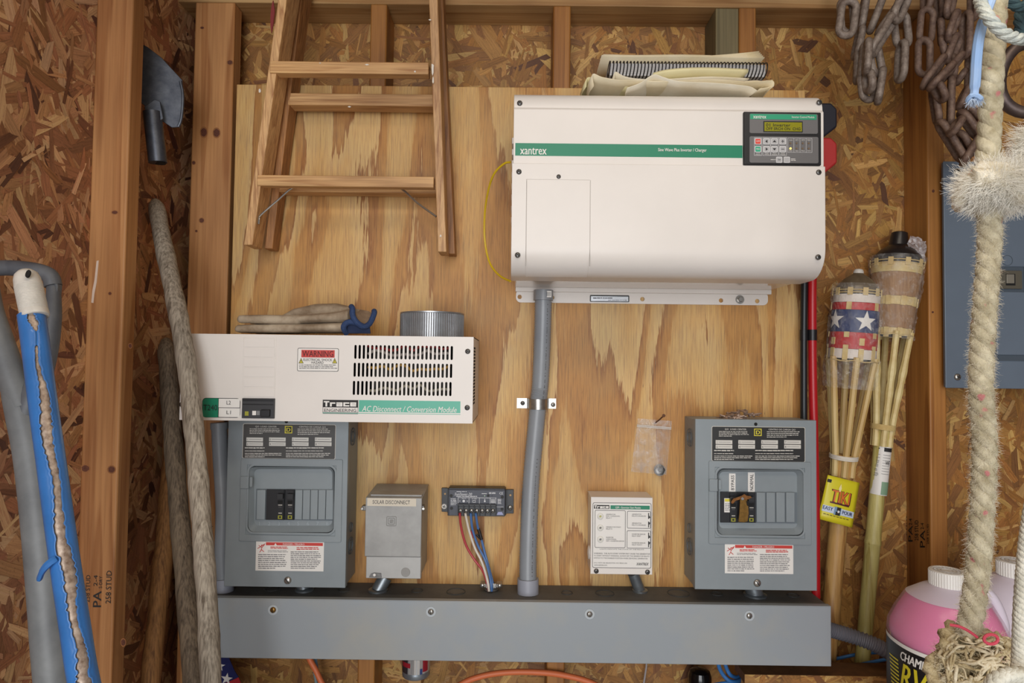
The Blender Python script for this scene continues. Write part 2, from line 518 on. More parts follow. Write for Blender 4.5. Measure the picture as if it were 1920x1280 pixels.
PAL_BACK = [((184, 144, 84), 3), ((164, 120, 62), 6), ((148, 100, 46), 6), ((136, 92, 46), 5), ((120, 78, 40), 2), ((94, 58, 32), .8)]
PAL_SIDE = [((204, 162, 120), 4), ((182, 134, 94), 6), ((162, 108, 76), 5), ((144, 98, 66), 4), ((114, 72, 52), 2.4), ((92, 58, 46), 1.0)]  # tones lifted for this wall's weaker light and pinked for the haze
def strands(parent, org, ux, uz, nr, w, h, count, pal, skip, seed):
    R = random.Random(seed)
    cols = [lin(c) for c, _ in pal]; wts = [k for _, k in pal]
    V, Fc, UV, C = [], [], [], []
    for i in range(count):
        cx, cz = R.uniform(0, w), R.uniform(0, h)
        if skip(cx, cz): continue
        big = R.random() < .36
        L = R.uniform(.08, .17) if big else R.uniform(.02, .10)
        W = R.uniform(.018, .046) if big else R.uniform(.004, .020)
        a = R.gauss(PI / 2, .75) if R.random() < .5 else R.uniform(0, PI)
        sk = R.uniform(-.5, .5) * W; sk2 = R.uniform(-.5, .5) * W
        pts = [(-L / 2 + sk, -W / 2), (-L * .15, -W / 2 * R.uniform(.85, 1.15)), (L * .22, -W / 2 * R.uniform(.8, 1.1)), (L / 2 + sk2, -W / 2 * R.uniform(.5, 1)),
               (L / 2 - sk2 + R.uniform(-.2, .5) * W, W * R.uniform(-.1, .2)), (L / 2 - sk2, W / 2 * R.uniform(.6, 1)), (L * .1, W / 2 * R.uniform(.85, 1.15)), (-L * .25, W / 2 * R.uniform(.85, 1.1)), (-L / 2 - sk, W / 2 * R.uniform(.7, 1))]
        ca, sa = math.cos(a), math.sin(a)
        of = .0002 + R.random() * .0016 * (.6 if big else 1)
        t1, t2 = R.uniform(-.006, .006), R.uniform(-.03, .03)
        c = R.choices(cols[:4] if big else cols, wts[:4] if big else wts)[0]; g = R.uniform(.8, 1.15)
        c = (c[0] * g, c[1] * g * R.uniform(.95, 1.05), c[2] * g * R.uniform(.9, 1.1), 1)
        uo, vo = R.uniform(0, 40), R.uniform(0, 40)
        n0 = len(V)
        for (x, z) in pts:
            X = cx + x * ca - z * sa; Z = cz + x * sa + z * ca
            X = min(max(X, 0), w); Z = min(max(Z, 0), h)
            V.append(org + ux * X + uz * Z + nr * max(of + x * t1 + z * t2, .00015)); UV += [x + uo, z + vo]; C += c
        Fc.append(tuple(range(n0, len(V))))
    me = bpy.data.meshes.new('wood_strands')
    me.from_pydata(V, [], Fc)
    me.materials.append(osb_strand)
    me.uv_layers.new(name='UVMap').data.foreach_set('uv', UV)
    me.color_attributes.new('Col', 'FLOAT_COLOR', 'POINT').data.foreach_set('color', C)
    o = bpy.data.objects.new('wood_strands', me); COL.objects.link(o)
    WL[o.name] = Vector((0, 0, 0))
    adopt(o, parent)
    o['kind'] = 'stuff'
    return o
ZT = 2.5
wall_back = MB().box(XL - .02, 2.2, YO, YO + .02, 0, ZT, osb_base).build('wall_back', kind='structure')
wall_left = MB().box(XL - .02, XL, -2.6, YO, 0, ZT, osb_base).build('wall_left', kind='structure')
MB().box(XL - .02, 2.2, -3.4, YO + .02, -.05, 0, concrete).build('floor', kind='structure')
MB().box(XL - .02, 2.2, -2.6, YO + .02, ZT, ZT + .03, ceil_m).build('ceiling', kind='structure')
MB().box(2.2, 2.22, -2.6, YO + .02, 0, ZT, osb_base).build('wall_right', kind='structure')
# plywood extents, used to leave out the strands nobody can see
pl0 = P(441, 165, 0); pl1 = P(1511, 1240, 0)
def skip_back(x, z):
    X, Z = XL + x, .55 + z
    return pl0.x + .14 < X < pl1.x - .12 and pl1.z + .18 < Z < pl0.z - .12
strands(wall_back, Vector((XL, YO, .55)), Vector((1, 0, 0)), Vector((0, 0, 1)), Vector((0, -1, 0)), 2.2, 1.75, 14000, PAL_BACK, skip_back, 3)
strands(wall_left, Vector((XL, -.75, .5)), Vector((0, 1, 0)), Vector((0, 0, 1)), Vector((1, 0, 0)), .85, 1.8, 6500, PAL_SIDE, lambda x, z: False, 4)
# studs and the plate: sound boards, each one its own
def stud(parent, x0, x1, yf, yb, mt=stud_wood, z0=0, z1=None, name='stud'):
    mb = MB(); mb.box(x0, x1, yf, yb, z0, z1 if z1 is not None else zplate, mt)
    return mb.build(name, parent, bevel=.003, seg=2)
zplate = P(900, 9, YS).z
MB().box(XL, 2.2, YS, YO, zplate, zplate + .038, plate_wood).build('top_plate', wall_back, bevel=.002)
MB().box(XL, 2.2, YS, YO, zplate + .040, zplate + .078, plate_wood).build('top_plate', wall_back, bevel=.002)
def xspan(a, b, y, Y): return P(a, y, Y).x, P(b, y, Y).x
stA = stud(wall_back, *xspan(694, 725, 60, YS), YS, YO, stud_side)
stB = stud(wall_back, *xspan(1037, 1070, 60, YS), YS, YO, stud_side)
stC = stud(wall_back, *xspan(1386, 1418, 60, YS), YS, YO, stud_side)
x0, x1 = xspan(1342, 1385, 60, YS + .004)
MB().box(x0, x1, YS + .004, YO, P(1360, 175, YS).z, zplate, gray_board).build('blocking_board', wall_back, bevel=.002, label='short greenish grey filler board nailed beside the stud')
stR = stud(wall_back, *xspan(1742, 1774, 640, YS), YS, YO, stud_side)
stE = stud(wall_back, P(1742, 640, YS).x + .41, P(1742, 640, YS).x + .448, YS, YO, stud_side)
stF = stud(wall_back, *xspan(357, 432, 330, YS), YS, YS + .038, stud_wood)
stL = stud(wall_left, XL + .0005, P(236, 420, -.26).x, -.26, -.222, stud_wood, 0, ZT - .002)
# mill stamps burnt in print on the studs
def mapper(fnx):
    return fnx
def stamp_front(parent, Y, rows):
    mb = MB()
    for (t, a, b, c, d, bold) in rows: mb.text(t, a, b, c, d, Y, ink, bold, 0, 90)
    return mb.build('mill_stamp', parent, flat=True)
stamp_front(stL, -.26, [('258 STUD', 161, 1078, 169, 1128, .012), ('PA', 175, 1108, 190, 1137, .03), ('2-4', 176, 1078, 183, 1098, .01), ('S-DRY', 186, 1080, 192, 1102, .008), ('258 STUD', 199, 1070, 209, 1130, .014)])
stamp_front(stF, YS, [('258 STUD', 360, 982, 367, 1015, .01), ('PA', 403, 985, 411, 1018, .03), ('2-4', 394, 985, 399, 1000, .01)])
mb = MB()                                          # the stamps on the side of the stud beyond the torches lie in the plane x = const
Xs = P(1742, 640, YS).x - .0006
def on_side(px, py):
    d = ray(px, py); t = (Xs - CAM.x) / d.x
    return CAM + d * t
for t, a, b, c, d, bo in (('258 STUD', 1694, 965, 1700, 1003, .012), ('PA', 1703, 985, 1711, 1015, .03), ('2-4', 1704, 972, 1710, 984, .01), ('258 STUD', 1715, 975, 1722, 1013, .012), ('PA', 1725, 994, 1734, 1026, .03), ('2-4', 1726, 980, 1732, 992, .01), ('258 STUD', 1738, 982, 1741.5, 1020, .01)):
    mb.text(t, a, b, c, d, 0, ink, bo, 0, 90, fn=on_side)
mb.build('mill_stamp', stR, flat=True)
# little paint scar on the stud of the side wall
mb = MB(); chalk = mat('white_scrape', (206, 186, 170), .8)
mb.poly([(181, 489), (185, 488), (183, 510), (181, 530), (177, 550), (175, 568), (171, 567), (173, 545), (177, 525)], -.2606, -.26, chalk)
mb.build('paint_scrape', stL, flat=True)

# knots in the studs facing us
knot_d = mat('knot_core', (74, 36, 22), .6, rgb2=(104, 56, 34), vscale=300); knot_r = mat('knot_ring', (142, 92, 50), .6)
def knot(parent, px, py, rx, ry, Y, halo=1.35):
    mb = MB()
    if halo: mb.poly([(px + rx * halo * math.cos(rad(20 * i)), py + ry * halo * math.sin(rad(20 * i))) for i in range(18)], Y - .0003, Y + .001, knot_r)
    mb.poly([(px + rx * math.cos(rad(20 * i)) * (1 + .1 * math.sin(i * 2)), py + ry * math.sin(rad(20 * i))) for i in range(18)], Y - .0005, Y + .001, knot_d)
    mb.build('knot', parent, flat=True)
for a in ((382, 248, 5.5, 8), (406, 249, 5.5, 7.5), (431, 117, 4.5, 4), (378, 413, 4, 4), (368, 433, 2, 2), (363, 305, 3, 3), (379, 52, 3, 2)): knot(stF, *a, YS)
for a in ((209, 880, 6, 6), (160, 878, 7, 6), (215, 398, 5, 3), (244, 648, 3, 4), (206, 550, 2.5, 2.5), (231, 1204, 4, 6)): knot(stL, *a, -.26)
for a in ((1750, 358, 2.5, 3), (1749, 585, 2, 2)): knot(stR, *a, YS, 0)

# ================================================================== PLYWOOD
ply = plywood_mat()
edge_ply = mat('plywood_edge', (176, 138, 90), .7, rgb2=(120, 84, 48), vscale=300, stretch=(.05, 1, .05))
zt, zb = P(976, 163.5, 0).z, P(960, 1215, 0).z
xl, xr = P(433, 560, 0).x, P(1511, 560, 0).x
mb = MB().box(xl, xr, 0, YS - .001, zb, zt, ply)
for sx, px, py in ((0, 0, 0),): pass
plywood = mb.build('plywood_sheet', bevel=.0012, label='large honey coloured plywood sheet fixed upright to the studs', cat='plywood', origin=(0, .006, zb))

# ================================================================== LADDER
lad_w = wood('ladder_fir', (222, 178, 124), (166, 112, 66), 'Z', 22, 7, 0, .55, .5)
lad_in = wood('ladder_fir_dark', (182, 128, 76), (130, 84, 46), 'Z', 22, 7, 0, .55, .5)
lad_x = wood('ladder_tread_fir', (232, 188, 130), (184, 130, 78), 'X', 22, 7, 0, .55, .5)
paint = mat('dried_white_paint', (216, 208, 196), .7)
paint_red = mat('dried_red_stain', (122, 40, 40), .7)
lad = thing('step_ladder', 'folded wooden stepladder with paint spots hanging in front of the plywood', 'ladder', (P(650, 470, -.03).x, -.06, P(650, 470, -.03).z))
def rail(pxb, pyb, pxt, pyt, wp, Ybf, Ybb, Ytf, Ytb, mf, name):
    # a rail whose front face centre line runs between two spots of the photograph
    b = P(pxb, pyb, Ybf); t = P(pxt, pyt, Ytf)
    t = b + (t - b) * 1.12
    hw = wp / 2
    v = []
    for c, yf, yb in ((b, Ybf, Ybb), (t, Ytf, Ytb)):
        for y in (yf, yb):
            for sx in (-hw, hw): v.append((c.x + sx, y, c.z))
    mb = MB().add(v, [(0, 2, 3, 1), (4, 5, 7, 6), (0, 1, 5, 4), (2, 6, 7, 3), (0, 4, 6, 2), (1, 3, 7, 5)], mf)
    return mb.build(name, lad, bevel=.0015)
railL = rail(465, 459, 527, 0, .0175, -.100, -.048, -.150, -.085, lad_w, 'front_rail')
railR = rail(829, 472, 812, 0, .0175, -.100, -.048, -.150, -.085, lad_w, 'front_rail')
rail(503, 466, 557, 0, .0175, -.040, -.004, -.068, -.012, lad_in, 'rear_leg')
rail(846, 476, 823, 0, .0175, -.040, -.004, -.068, -.012, lad_in, 'rear_leg')
def tread(a, b, c, d, Yf, Yb, name):
    return MB().pbox(a, b, c, d, Yf, Yb, lad_x).build(name, lad, bevel=.0015)
tread(503, 115, 806, 138, -.136, -.112, 'step')
tread(480, 329, 815, 350, -.113, -.094, 'step')
tread(537, 175, 815, 198, -.055, -.018, 'rear_rung')
tread(518, 344, 826, 361, -.045, -.012, 'rear_rung')
for pts in ([(585, 351, -.07), (552, 350, -.075), (520, 376, -.085), (489, 403, -.092), (486, 410, -.094), (485, 420, -.094)], [(722, 352, -.07), (750, 352, -.075), (782, 380, -.085), (818, 406, -.094)]):
    MB().tube(smooth_path(pp(*pts), 3), .0022, steel, 8).build('steel_brace', lad)
mb = MB()
def on_rail(pts, Y, mt): mb.poly(pts, Y - .0008, Y + .0004, mt)
yr = lambda py: -.100 - .050 * (472 - py) / 472
for x, y, w_, h_ in ((811, 128, 6, 18), (812, 150, 4, 9), (487, 170, 4, 7), (826, 442, 4, 4), (806, 37, 5, 2)):
    R = random.Random(x); n = 8
    on_rail([(x + w_ * .5 * math.cos(i * .785) * R.uniform(.6, 1.2) * (1 if abs(math.cos(i * .785)) > .1 else 1), y + h_ * .7 * math.sin(i * .785) * R.uniform(.6, 1.2)) for i in range(n)], yr(y) - .0002, paint)
for x, y, w_, h_ in ((688, 121, 9, 3), (778, 134, 4, 4), (655, 200, 7, 3), (600, 118, 4, 2)):
    on_rail([(x - w_ / 2, y), (x, y - h_ / 2), (x + w_ / 2, y), (x, y + h_ / 2)], -.1362 if y < 160 else -.0552, paint)
mb.build('paint_spots', lad, flat=True)
mb = MB(); mb.poly([(507, 30), (509, 10), (512, 0), (515, 20), (512, 45), (509, 62), (507, 50)], -.1485, -.1452, paint_red)
mb.build('red_stain', lad, flat=True)
# ================================================================== INVERTER
YI = -.24
inv = thing('inverter_charger', 'big white enamelled inverter cabinet with green stripe and keypad', 'inverter', (P(1200, 565, 0).x, -.12, P(1200, 568, 0).z))
ix0, ix1 = P(961, 330, YI).x, P(1545, 330, YI).x
zT = P(1250, 167, YI).z; zM = P(1250, 310, YI).z; zB = P(1250, 524, YI + .055).z; zR = P(1250, 206, YI).z
def arc(cy, cz, r, a0, a1, n=6):
    return [(cy + r * math.cos(rad(a0 + (a1 - a0) * i / n)), cz + r * math.sin(rad(a0 + (a1 - a0) * i / n))) for i in range(n + 1)]
# chassis with the glossy underside
mb = MB().box(ix0 + .006, ix1 - .006, YI + .03, -.004, zB + .003, zT - .004, white_gloss)
mb.build('chassis', inv, bevel=.001)
# upper cover: curved top, ridge, flat face
r1 = .035
prof = [(-.03, zT)] + arc(YI + r1 + .004, zT - r1, r1, 90, 180, 8) + [(YI + .004, zR + .003), (YI + .0005, zR - .001), (YI + .0005, zM - .006), (-.03, zM - .006)]
upper = MB().prismX(prof, ix0 + .001, ix1, white).build('upper_cover', inv, bevel=.0008, angle=28)
r2 = .052
prof = [(YI + .02, zM), (YI - .004, zM)] + [(y, z) for y, z in arc(YI - .004 + r2, zB + r2, r2, 180, 268, 10)] + [(YI + .10, zB), (YI + .10, zM)]
lower = MB().prismX(prof, ix0 - .001, ix1 + .0005, white).build('lower_cover', inv, bevel=.0008, angle=28)
# access panel on the lower cover, following the curve
YL = YI - .004
zA = P(1046, 337, YL).z
r3 = r2 + .0012
prof = [(YL + .001, zA), (YL - .0012, zA)] + arc(YL + r2, zB + r2, r3, 180, 258, 10) + arc(YL + r2, zB + r2, r2 - .001, 258, 180, 10)
MB().prismX(prof, P(987, 420, YL).x, P(1106, 420, YL).x, white).build('access_panel', inv, bevel=.0004, angle=28)
seam_w = mat('panel_shadow_gap', (150, 144, 138), .8)
mb = MB()
for a, b, c, d in ((986.2, 336.4, 1106.8, 337.2), (986.2, 336.4, 987, 500), (1106, 336.4, 1106.8, 500)): mb.rect(a, b, c, d, YL, seam_w, .0004)
mb.build('panel_gap', inv, flat=True)
MB().rect(964, 309.4, 1394, 310.6, YI + .0005, seam_w, .0004).build('cover_gap', inv, flat=True)
# green stripe and lettering
Ys = YI + .0005
mb = MB().rect(964, 270, 1394, 294, Ys, green_print, .0004)
st = mb.build('green_stripe', inv, label='green stripe with the maker lettering')
mb = MB()
mb.text('xantrex', 975, 277, 1025, 290, Ys - .0004, paper_white, .018)
mb.text('Sine Wave Plus Inverter / Charger', 1233.5, 278, 1325, 286, Ys - .0004, paper_white, .012)
mb.build('lettering', st, flat=True)
for a, b, Y in ((974.5, 193.5, YI + .004), (1536, 192, YI + .004), (973, 322, YL), (1535, 323, YL), (970.5, 478, YL), (1534, 482, YL)):
    screw(inv, a, b, 5.2, Y, steel_dark, 'cross', random.uniform(0, 90))
screw(inv, 1047.5, 331, 4.2, YL, steel_dark, 'cross', 20)
# mounting flange with holes
holes = [circ_pts(x, 560.5 + (x - 1200) * .006, 4.2) for x in (974, 1035, 1204.5, 1352, 1420)]
fl = holed_plate(967, 545, 1440, 569.5, holes, -.004, .0035, white, 9)
fl.build('mounting_flange', inv)
mb = MB().pbox(966, 540.5, 1447, 549, -.012, -.004, white)
mb.build('flange_lip', inv, bevel=.001)
mb = MB().rrect(1106, 553, 1180, 566, 2, -.0048, -.004, black)
npl = mb.build('name_plate', inv, label='narrow black edged name plate')
mb = MB().rect(1108, 555.5, 1178, 564.5, -.0048, galv, .0004)
mb.lines(1112, 557, 1150, 561, -.0052, ink, 1, 6); mb.lines(1140, 561.5, 1176, 564, -.0052, ink_gray, 1, 5)
mb.build('plate_print', npl, flat=True)
mb = MB(); c = P(1387, 561.5, -.004)
mb.lathe([(.0095, 0), (.0095, .002)], steel, 20, Matrix.Translation(c) @ Matrix.Rotation(rad(90), 4, 'X'))
mb.lathe([(.0062, .002), (.0062, .007), (.005, .008)], steel, 6, Matrix.Translation(c) @ Matrix.Rotation(rad(90), 4, 'X'))
mb.build('flange_bolt', inv)
# louvres on the side
for k in range(8):
    z0 = zM + .055 - k * .022
    MB().box(ix0 - .0022, ix0 + .004, YI + .05, YI + .09, z0, z0 + .012, white).build('side_louvre', inv, bevel=.001)
# terminal boots
bx = ix1 - .01
def boot(pyt, pyb, mt, lab):
    z0, z1 = P(1560, pyb, -.13).z, P(1560, pyt, -.13).z
    x1 = P(1561, (pyt + pyb) / 2, -.13).x
    h = z1 - z0
    pts = [Vector((bx, -.15, z1)), Vector((x1 - .012, -.15, z1)), Vector((x1, -.15, z1 - .012)), Vector((x1, -.15, z0 + h * .3)), Vector((x1 - .026, -.15, z0)), Vector((bx, -.15, z0))]
    MB().slab(pts, Vector((0, .05, 0)), mt).build('terminal_boot', inv, bevel=.004, seg=3, label=lab)
red_plastic = mat('red_plastic', (168, 44, 44), .42)
boot(200, 263, mat('blue_black_plastic', (30, 31, 42), .4), 'black terminal boot')
boot(264, 331, red_plastic, 'red terminal boot')
# ---- control module
YC = YI - .003
cm = MB().rrect(1394, 208.5, 1540.5, 310, 2, YC - .002, YI + .004, black).build('control_module', inv, bevel=.0015, label='black keypad module with display')
panel_g = mat('keypad_gray', (104, 102, 102), .45)
Yk = YC - .0026
MB().rrect(1405, 213, 1534, 250.5, 3, Yk, Yk + .001, panel_g).build('display_panel', cm)
MB().rrect(1405, 255.5, 1535, 305.8, 3, Yk, Yk + .001, panel_g).build('key_panel', cm)
mb = MB().rect(1406, 214, 1531.5, 224, Yk, mat('keypad_green', (40, 150, 112), .4), .0004)
mb.build('green_header', cm)
mb = MB().rect(1431.5, 227, 1505.5, 247.5, Yk, black, .0012)
mb.rect(1433, 229, 1504, 246.2, Yk - .0012, mat('lcd_olive', (138, 134, 26), .25), .0003)
lc = mb.build('display', cm, label='olive two line display')
btn_m = mat('key_gray', (172, 170, 170), .5); btn_rim = mat('key_rim', (205, 203, 203), .5)
red_key = mat('red_key', (214, 66, 52), .5); green_key = mat('green_key', (40, 160, 124), .5)
xs = (1421.3, 1437.4, 1452.2, 1467.8); ys = (264.8, 279.4)
prn = MB()
for j, y in enumerate(ys):
    for i, x in enumerate(xs):
        mb = MB().rrect(x - 6.1, y - 6.1, x + 6.1, y + 6.1, 1.8, Yk - .0016, Yk, btn_rim)
        mb.rrect(x - 4.8, y - 4.8, x + 4.8, y + 4.8, 1.2, Yk - .0020, Yk - .0016, (red_key, green_key)[j] if i == 0 else btn_m)
        mb.build('key', cm)
        Yp = Yk - .0021
        if i == 0: prn.text(('OFF', 'MENU')[j], x - 3.4, y - 1.6, x + 3.4, y + 1.6, Yp, paper_white, .01)
        elif i == 1:
            d = -1 if j == 0 else 1
            prn.poly([(x + 2.6 * d, y), (x - 1.6 * d, y - 3), (x - 1.6 * d, y + 3)], Yp - .0002, Yp, ink)
        elif i == 2:
            d = -1 if j == 0 else 1
            prn.poly([(x, y + 2.4 * d), (x - 3.4, y - 1.6 * d), (x + 3.4, y - 1.6 * d)], Yp - .0002, Yp, ink)
        else:
            prn.rect(x - 2.8, y - .5, x + 2.8, y + .5, Yp, ink)
            if j == 0: prn.rect(x - .5, y - 2.8, x + .5, y + 2.8, Yp, ink)
for i, (x, tt) in enumerate(zip(xs, (('Setup', 'Menu'), ('Menu', 'Heading'), ('Menu', 'Item'), ('Set', 'Point')))):
    prn.frame(x - 7.2, 257.6, x + 7.2, 291.6, Yk, btn_rim, .5, .0003)
    prn.text(tt[0], x - 3.4, 286.1, x + 3.4, 288.1, Yk, paper_white); prn.text(tt[1], x - 4.4, 288.8, x + 4.4, 290.8, Yk, paper_white)
for x in (1461, 1475.4):
    mb = MB().rrect(x - 5.8, 293.6, x + 5.8, 305.2, 1.8, Yk - .0016, Yk, btn_rim)
    mb.rrect(x - 4.6, 294.8, x + 4.6, 304, 1.2, Yk - .0020, Yk - .0016, btn_m)
    mb.build('key', cm)
prn.text('Gen', 1458.5, 297.6, 1463.6, 300.6, Yk - .002, ink)
prn.lines(1445, 298.4, 1454.5, 300.4, Yk, paper_white, 1, 7); prn.lines(1483, 297, 1492, 302, Yk, paper_white, 2, 7)
prn.frame(1477, 258.8, 1522.6, 285.8, Yk, btn_rim, .5)
prn.text('xantrex', 1412, 216.4, 1436.5, 222.4, Yk - .0004, paper_white, .015)
prn.text('Inverter Control Module', 1484.5, 217.6, 1527, 221.6, Yk - .0004, paper_white, .008)
prn.text('01 Inverter', 1436, 231.4, 1482, 237.4, Yk - .0016, ink)
prn.text('OFF SRCH ON  CHG', 1436, 238.8, 1501, 244, Yk - .0016, ink)
for i in range(1, 4): prn.rect(1477 + 11.4 * i, 259, 1477.5 + 11.4 * i, 285.6, Yk, btn_rim)
for i, (a, b) in enumerate((('Inverter', 'Invert'), ('AC1', 'Gen'), ('AC2', 'Float'), ('Bulk', 'Error'))):
    x = 1482.7 + 11.4 * i
    prn.text(a, x - 3, 261.4, x + 3, 263.6, Yk, paper_white); prn.text(b, x - 3, 281.6, x + 3, 283.8, Yk, paper_white)
prn.build('lettering', cm, flat=True)
led_off = mat('led_off', (112, 92, 70), .4); led_on = mat('led_amber', (250, 214, 110), .4, emit=1.2)
for i in range(4):
    for y in (268.7, 278.5):
        x = 1482 + 11.4 * i
        MB().disc(x, y, 1.9 if not (i == 0 and y > 270) else 2.1, Yk, .0008, led_on if i == 0 and y > 270 else led_off, 10).build('indicator_lamp', cm)
# ---- yellow lead looping out of the louvres
MB().tube(smooth_path(pp((957, 304, -.17), (945, 307, -.16), (927, 325, -.14), (916, 355, -.11), (909, 400, -.07), (909, 450, -.05), (918, 492, -.06), (936, 516, -.09), (957, 527, -.12)), 6), .0022, mat('yellow_lead', (214, 180, 30), .45), 8).build('yellow_lead', label='thin yellow lead looping out from the side of the inverter', cat='cable')
# ---- battery cables
cab_b = mat('black_cable', (24, 27, 30), .38); cab_r = mat('red_cable', (172, 22, 30), .35)
bc = MB().tube(smooth_path(pp((1509, 420, -.03), (1508, 530, -.03), (1507, 640, -.028), (1507, 700, -.028), (1507, 790, -.028), (1508, 950, -.03)), 4), .0072, cab_b, 14).build('battery_cable', label='thick black cable dropping from the inverter behind the gray breaker box', cat='cable', group='battery cables')
rc = MB().tube(smooth_path(pp((1524, 420, -.034), (1523, 530, -.034), (1523, 640, -.03), (1524, 720, -.028), (1526, 800, -.026), (1529, 950, -.026), (1530, 1120, -.026)), 4), .0088, cab_r, 14).build('battery_cable', label='thick red cable beside the black one with a black tape band', cat='cable', group='battery cables')
mb = MB(); mb.tube(pp((1523, 618, -.0305), (1523, 638, -.0305)), .0096, black, 14, False); mb.tube(pp((1507, 618, -.0285), (1507, 638, -.0285)), .0083, black, 14, False)
mb.build('tape_band', rc, label='black tape band')
# ---- manuals and papers on the cabinet
pap1 = mat('aged_paper', (226, 214, 186), .75, rgb2=(208, 190, 150), vscale=9)
pap2 = mat('yellow_paper', (222, 212, 166), .75, rgb2=(208, 196, 150), vscale=9)
pap3 = mat('cream_paper', (232, 224, 204), .75, rgb2=(212, 198, 168), vscale=10)
def sheet(name, front, Yf, Yb, mt, label, zback, thick=.0012, nz=8, cat='paper', group=None):
    # a sheet whose front edge rises and falls along the given spots and which flattens towards the wall
    top = smooth_path(pp(*[(x, y, Yf) for x, y in front]), 4)
    N = len(top); v = []; f = []
    for j in range(nz + 1):
        t = j / nz
        for p in top:
            z = p.z * (1 - t) ** 1.5 + (zback + (p.z - zback) * .25) * (1 - (1 - t) ** 1.5)
            v.append((p.x + .004 * math.sin(9 * t + p.x * 20), Yf + (Yb - Yf) * t + .004 * math.sin(p.x * 31), z))
    for j in range(nz):
        for i in range(N - 1):
            f.append((j * N + i, j * N + i + 1, (j + 1) * N + i + 1, (j + 1) * N + i))
    o = MB().add(v, f, mt).build(name, label=label, cat=cat, group=group)
    so = o.modifiers.new('thick', 'SOLIDIFY'); so.thickness = thick; so.offset = 1
    return o
zc = zT + .0015
sheet('folded_paper', [(1097, 164), (1098, 150), (1104, 147), (1120, 150), (1150, 158), (1190, 164)], -.205, -.03, pap2, 'yellowed sheet curling up at the end of the paper pile', zc + .004)
sheet('folded_paper', [(1112, 163), (1110, 141), (1128, 147), (1160, 151), (1200, 150), (1250, 152), (1330, 151), (1400, 153), (1448, 150), (1452, 160)], -.228, -.03, pap1, 'cream folded sheet under the spiral manual, widest of the pile', zc + .009)
sheet('folded_paper', [(1154, 148), (1156, 136), (1172, 143), (1200, 147), (1260, 148), (1330, 146), (1404, 146)], -.205, -.03, pap3, 'pale sheet between the cream sheet and the yellow pamphlet', zc + .014)
sheet('folded_paper', [(1180, 165), (1205, 155), (1222, 143), (1233, 138.5), (1250, 145), (1275, 153), (1320, 157), (1380, 160), (1405, 162), (1419, 169)], -.236, -.04, pap3, 'white sheet peaked like a tent at the front of the pile', zc + .002)
sheet('folded_paper', [(1230, 140), (1250, 135), (1280, 133), (1340, 133.5), (1402, 133)], -.212, -.03, pap2, 'pale yellow pamphlet lying below the coil binding', zc + .019, .006)
sheet('folded_paper', [(1395, 152), (1420, 150), (1440, 154), (1450, 149), (1448, 160), (1425, 164)], -.22, -.06, pap1, 'crumpled corner of paper at the far end of the pile', zc + .006)
man = thing('spiral_manual', 'thick spiral bound manual with black coil on top of the papers', 'manual', (P(1290, 130, -.12).x, -.12, zc + .018))
Ym = -.19
z0 = P(1290, 141, Ym).z; z1 = P(1290, 113, Ym).z
xa, xb = P(1140, 125, Ym).x, P(1440, 125, Ym).x
MB().box(xa + .004, xb - .002, Ym + .006, -.012, z0 + .001, z1 - .004, mat('page_block', (196, 192, 190), .75, rgb2=(172, 170, 170), vscale=900, stretch=(.01, .01, 1))).build('page_block', man, bevel=.001)
n = 46; hr = (z1 - z0) / 2; zc2 = (z1 + z0) / 2
for i in range(n):
    x = xa + (xb - xa) * (i + .5) / n
    tp = [(x + .0012 * math.sin(a), Ym + .011 + 1.15 * hr * math.cos(a), zc2 + hr * math.sin(a)) for a in [2 * PI * k / 16 for k in range(17)]]
    MB().tube(tp, .00115, black, 6).build('coil_ring', man)
for k in range(5):
    xo = (1126 + k * 1.5, 1428 + k * -1.0)
    zz = P(1290, 113.5 - k * 2.3, -.15).z
    a, b = P(xo[0], 110, -.15).x, P(xo[1], 110, -.15).x
    mb = MB(); nn_ = 10; v = []; f = []
    for i in range(nn_ + 1):
        t = i / nn_
        zl = zz + .010 * max(0, t - .7) / .3 * (k / 4) - .001 * math.sin(t * 9)
        for y in (-.165 + .004 * k, -.012): v.append((a + (b - a) * t, y, zl))
    for i in range(nn_): f.append((2 * i, 2 * i + 2, 2 * i + 3, 2 * i + 1))
    o = mb.add(v, f, pap1).build('loose_page', label='loose sheet of the sheaf lying on top of the spiral manual, ' + ('lowest', 'second from below', 'middle one', 'second from above', 'topmost with lifted corner')[k], cat='paper', group='sheaf on the manual')
    so = o.modifiers.new('thick', 'SOLIDIFY'); so.thickness = .0018; so.offset = 1

# ================================================================== CONVERSION MODULE (white box with vent slots)
YT = -.19
cvm = thing('conversion_module', 'long white steel cabinet with three rows of vent slots', 'electrical box', (P(612, 790, YT).x, -.095, P(612, 791, YT).z))
hol = []
for y0 in (645.5, 679, 713):
    for i in range(24):
        x = 665.5 + i * 7.86 - (y0 - 645) * .022
        hol.append(slot_pts(x, y0, y0 + 26.5, 2.15))
fp = holed_plate(338, 628.2, 887, 790, hol, YT, .0015, white)
fp.build('front_cover', cvm)
tx0, tx1 = P(338, 700, YT).x, P(887, 700, YT).x
tz0, tz1 = P(612, 790, YT).z, P(612, 628.2, YT).z
Y2 = YT + .0016
white_in = mat('white_shell', (222, 214, 206), .45)
mb = MB()
mb.box(tx0, tx0 + .0015, Y2, -.001, tz0, tz1, white_in); mb.box(tx1 - .0015, tx1, Y2, -.001, tz0, tz1, white_in)
mb.box(tx0, tx1, Y2, -.001, tz1 - .0015, tz1, white_in); mb.box(tx0, tx1, Y2, -.001, tz0, tz0 + .0015, white_in)
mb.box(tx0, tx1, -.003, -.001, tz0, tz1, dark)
mb.build('shell', cvm)
mb = MB(); iron = mat('transformer_iron', (70, 66, 58), .6, var=.4, vscale=60)
mb.pbox(700, 640, 842, 748, -.11, -.05, iron)
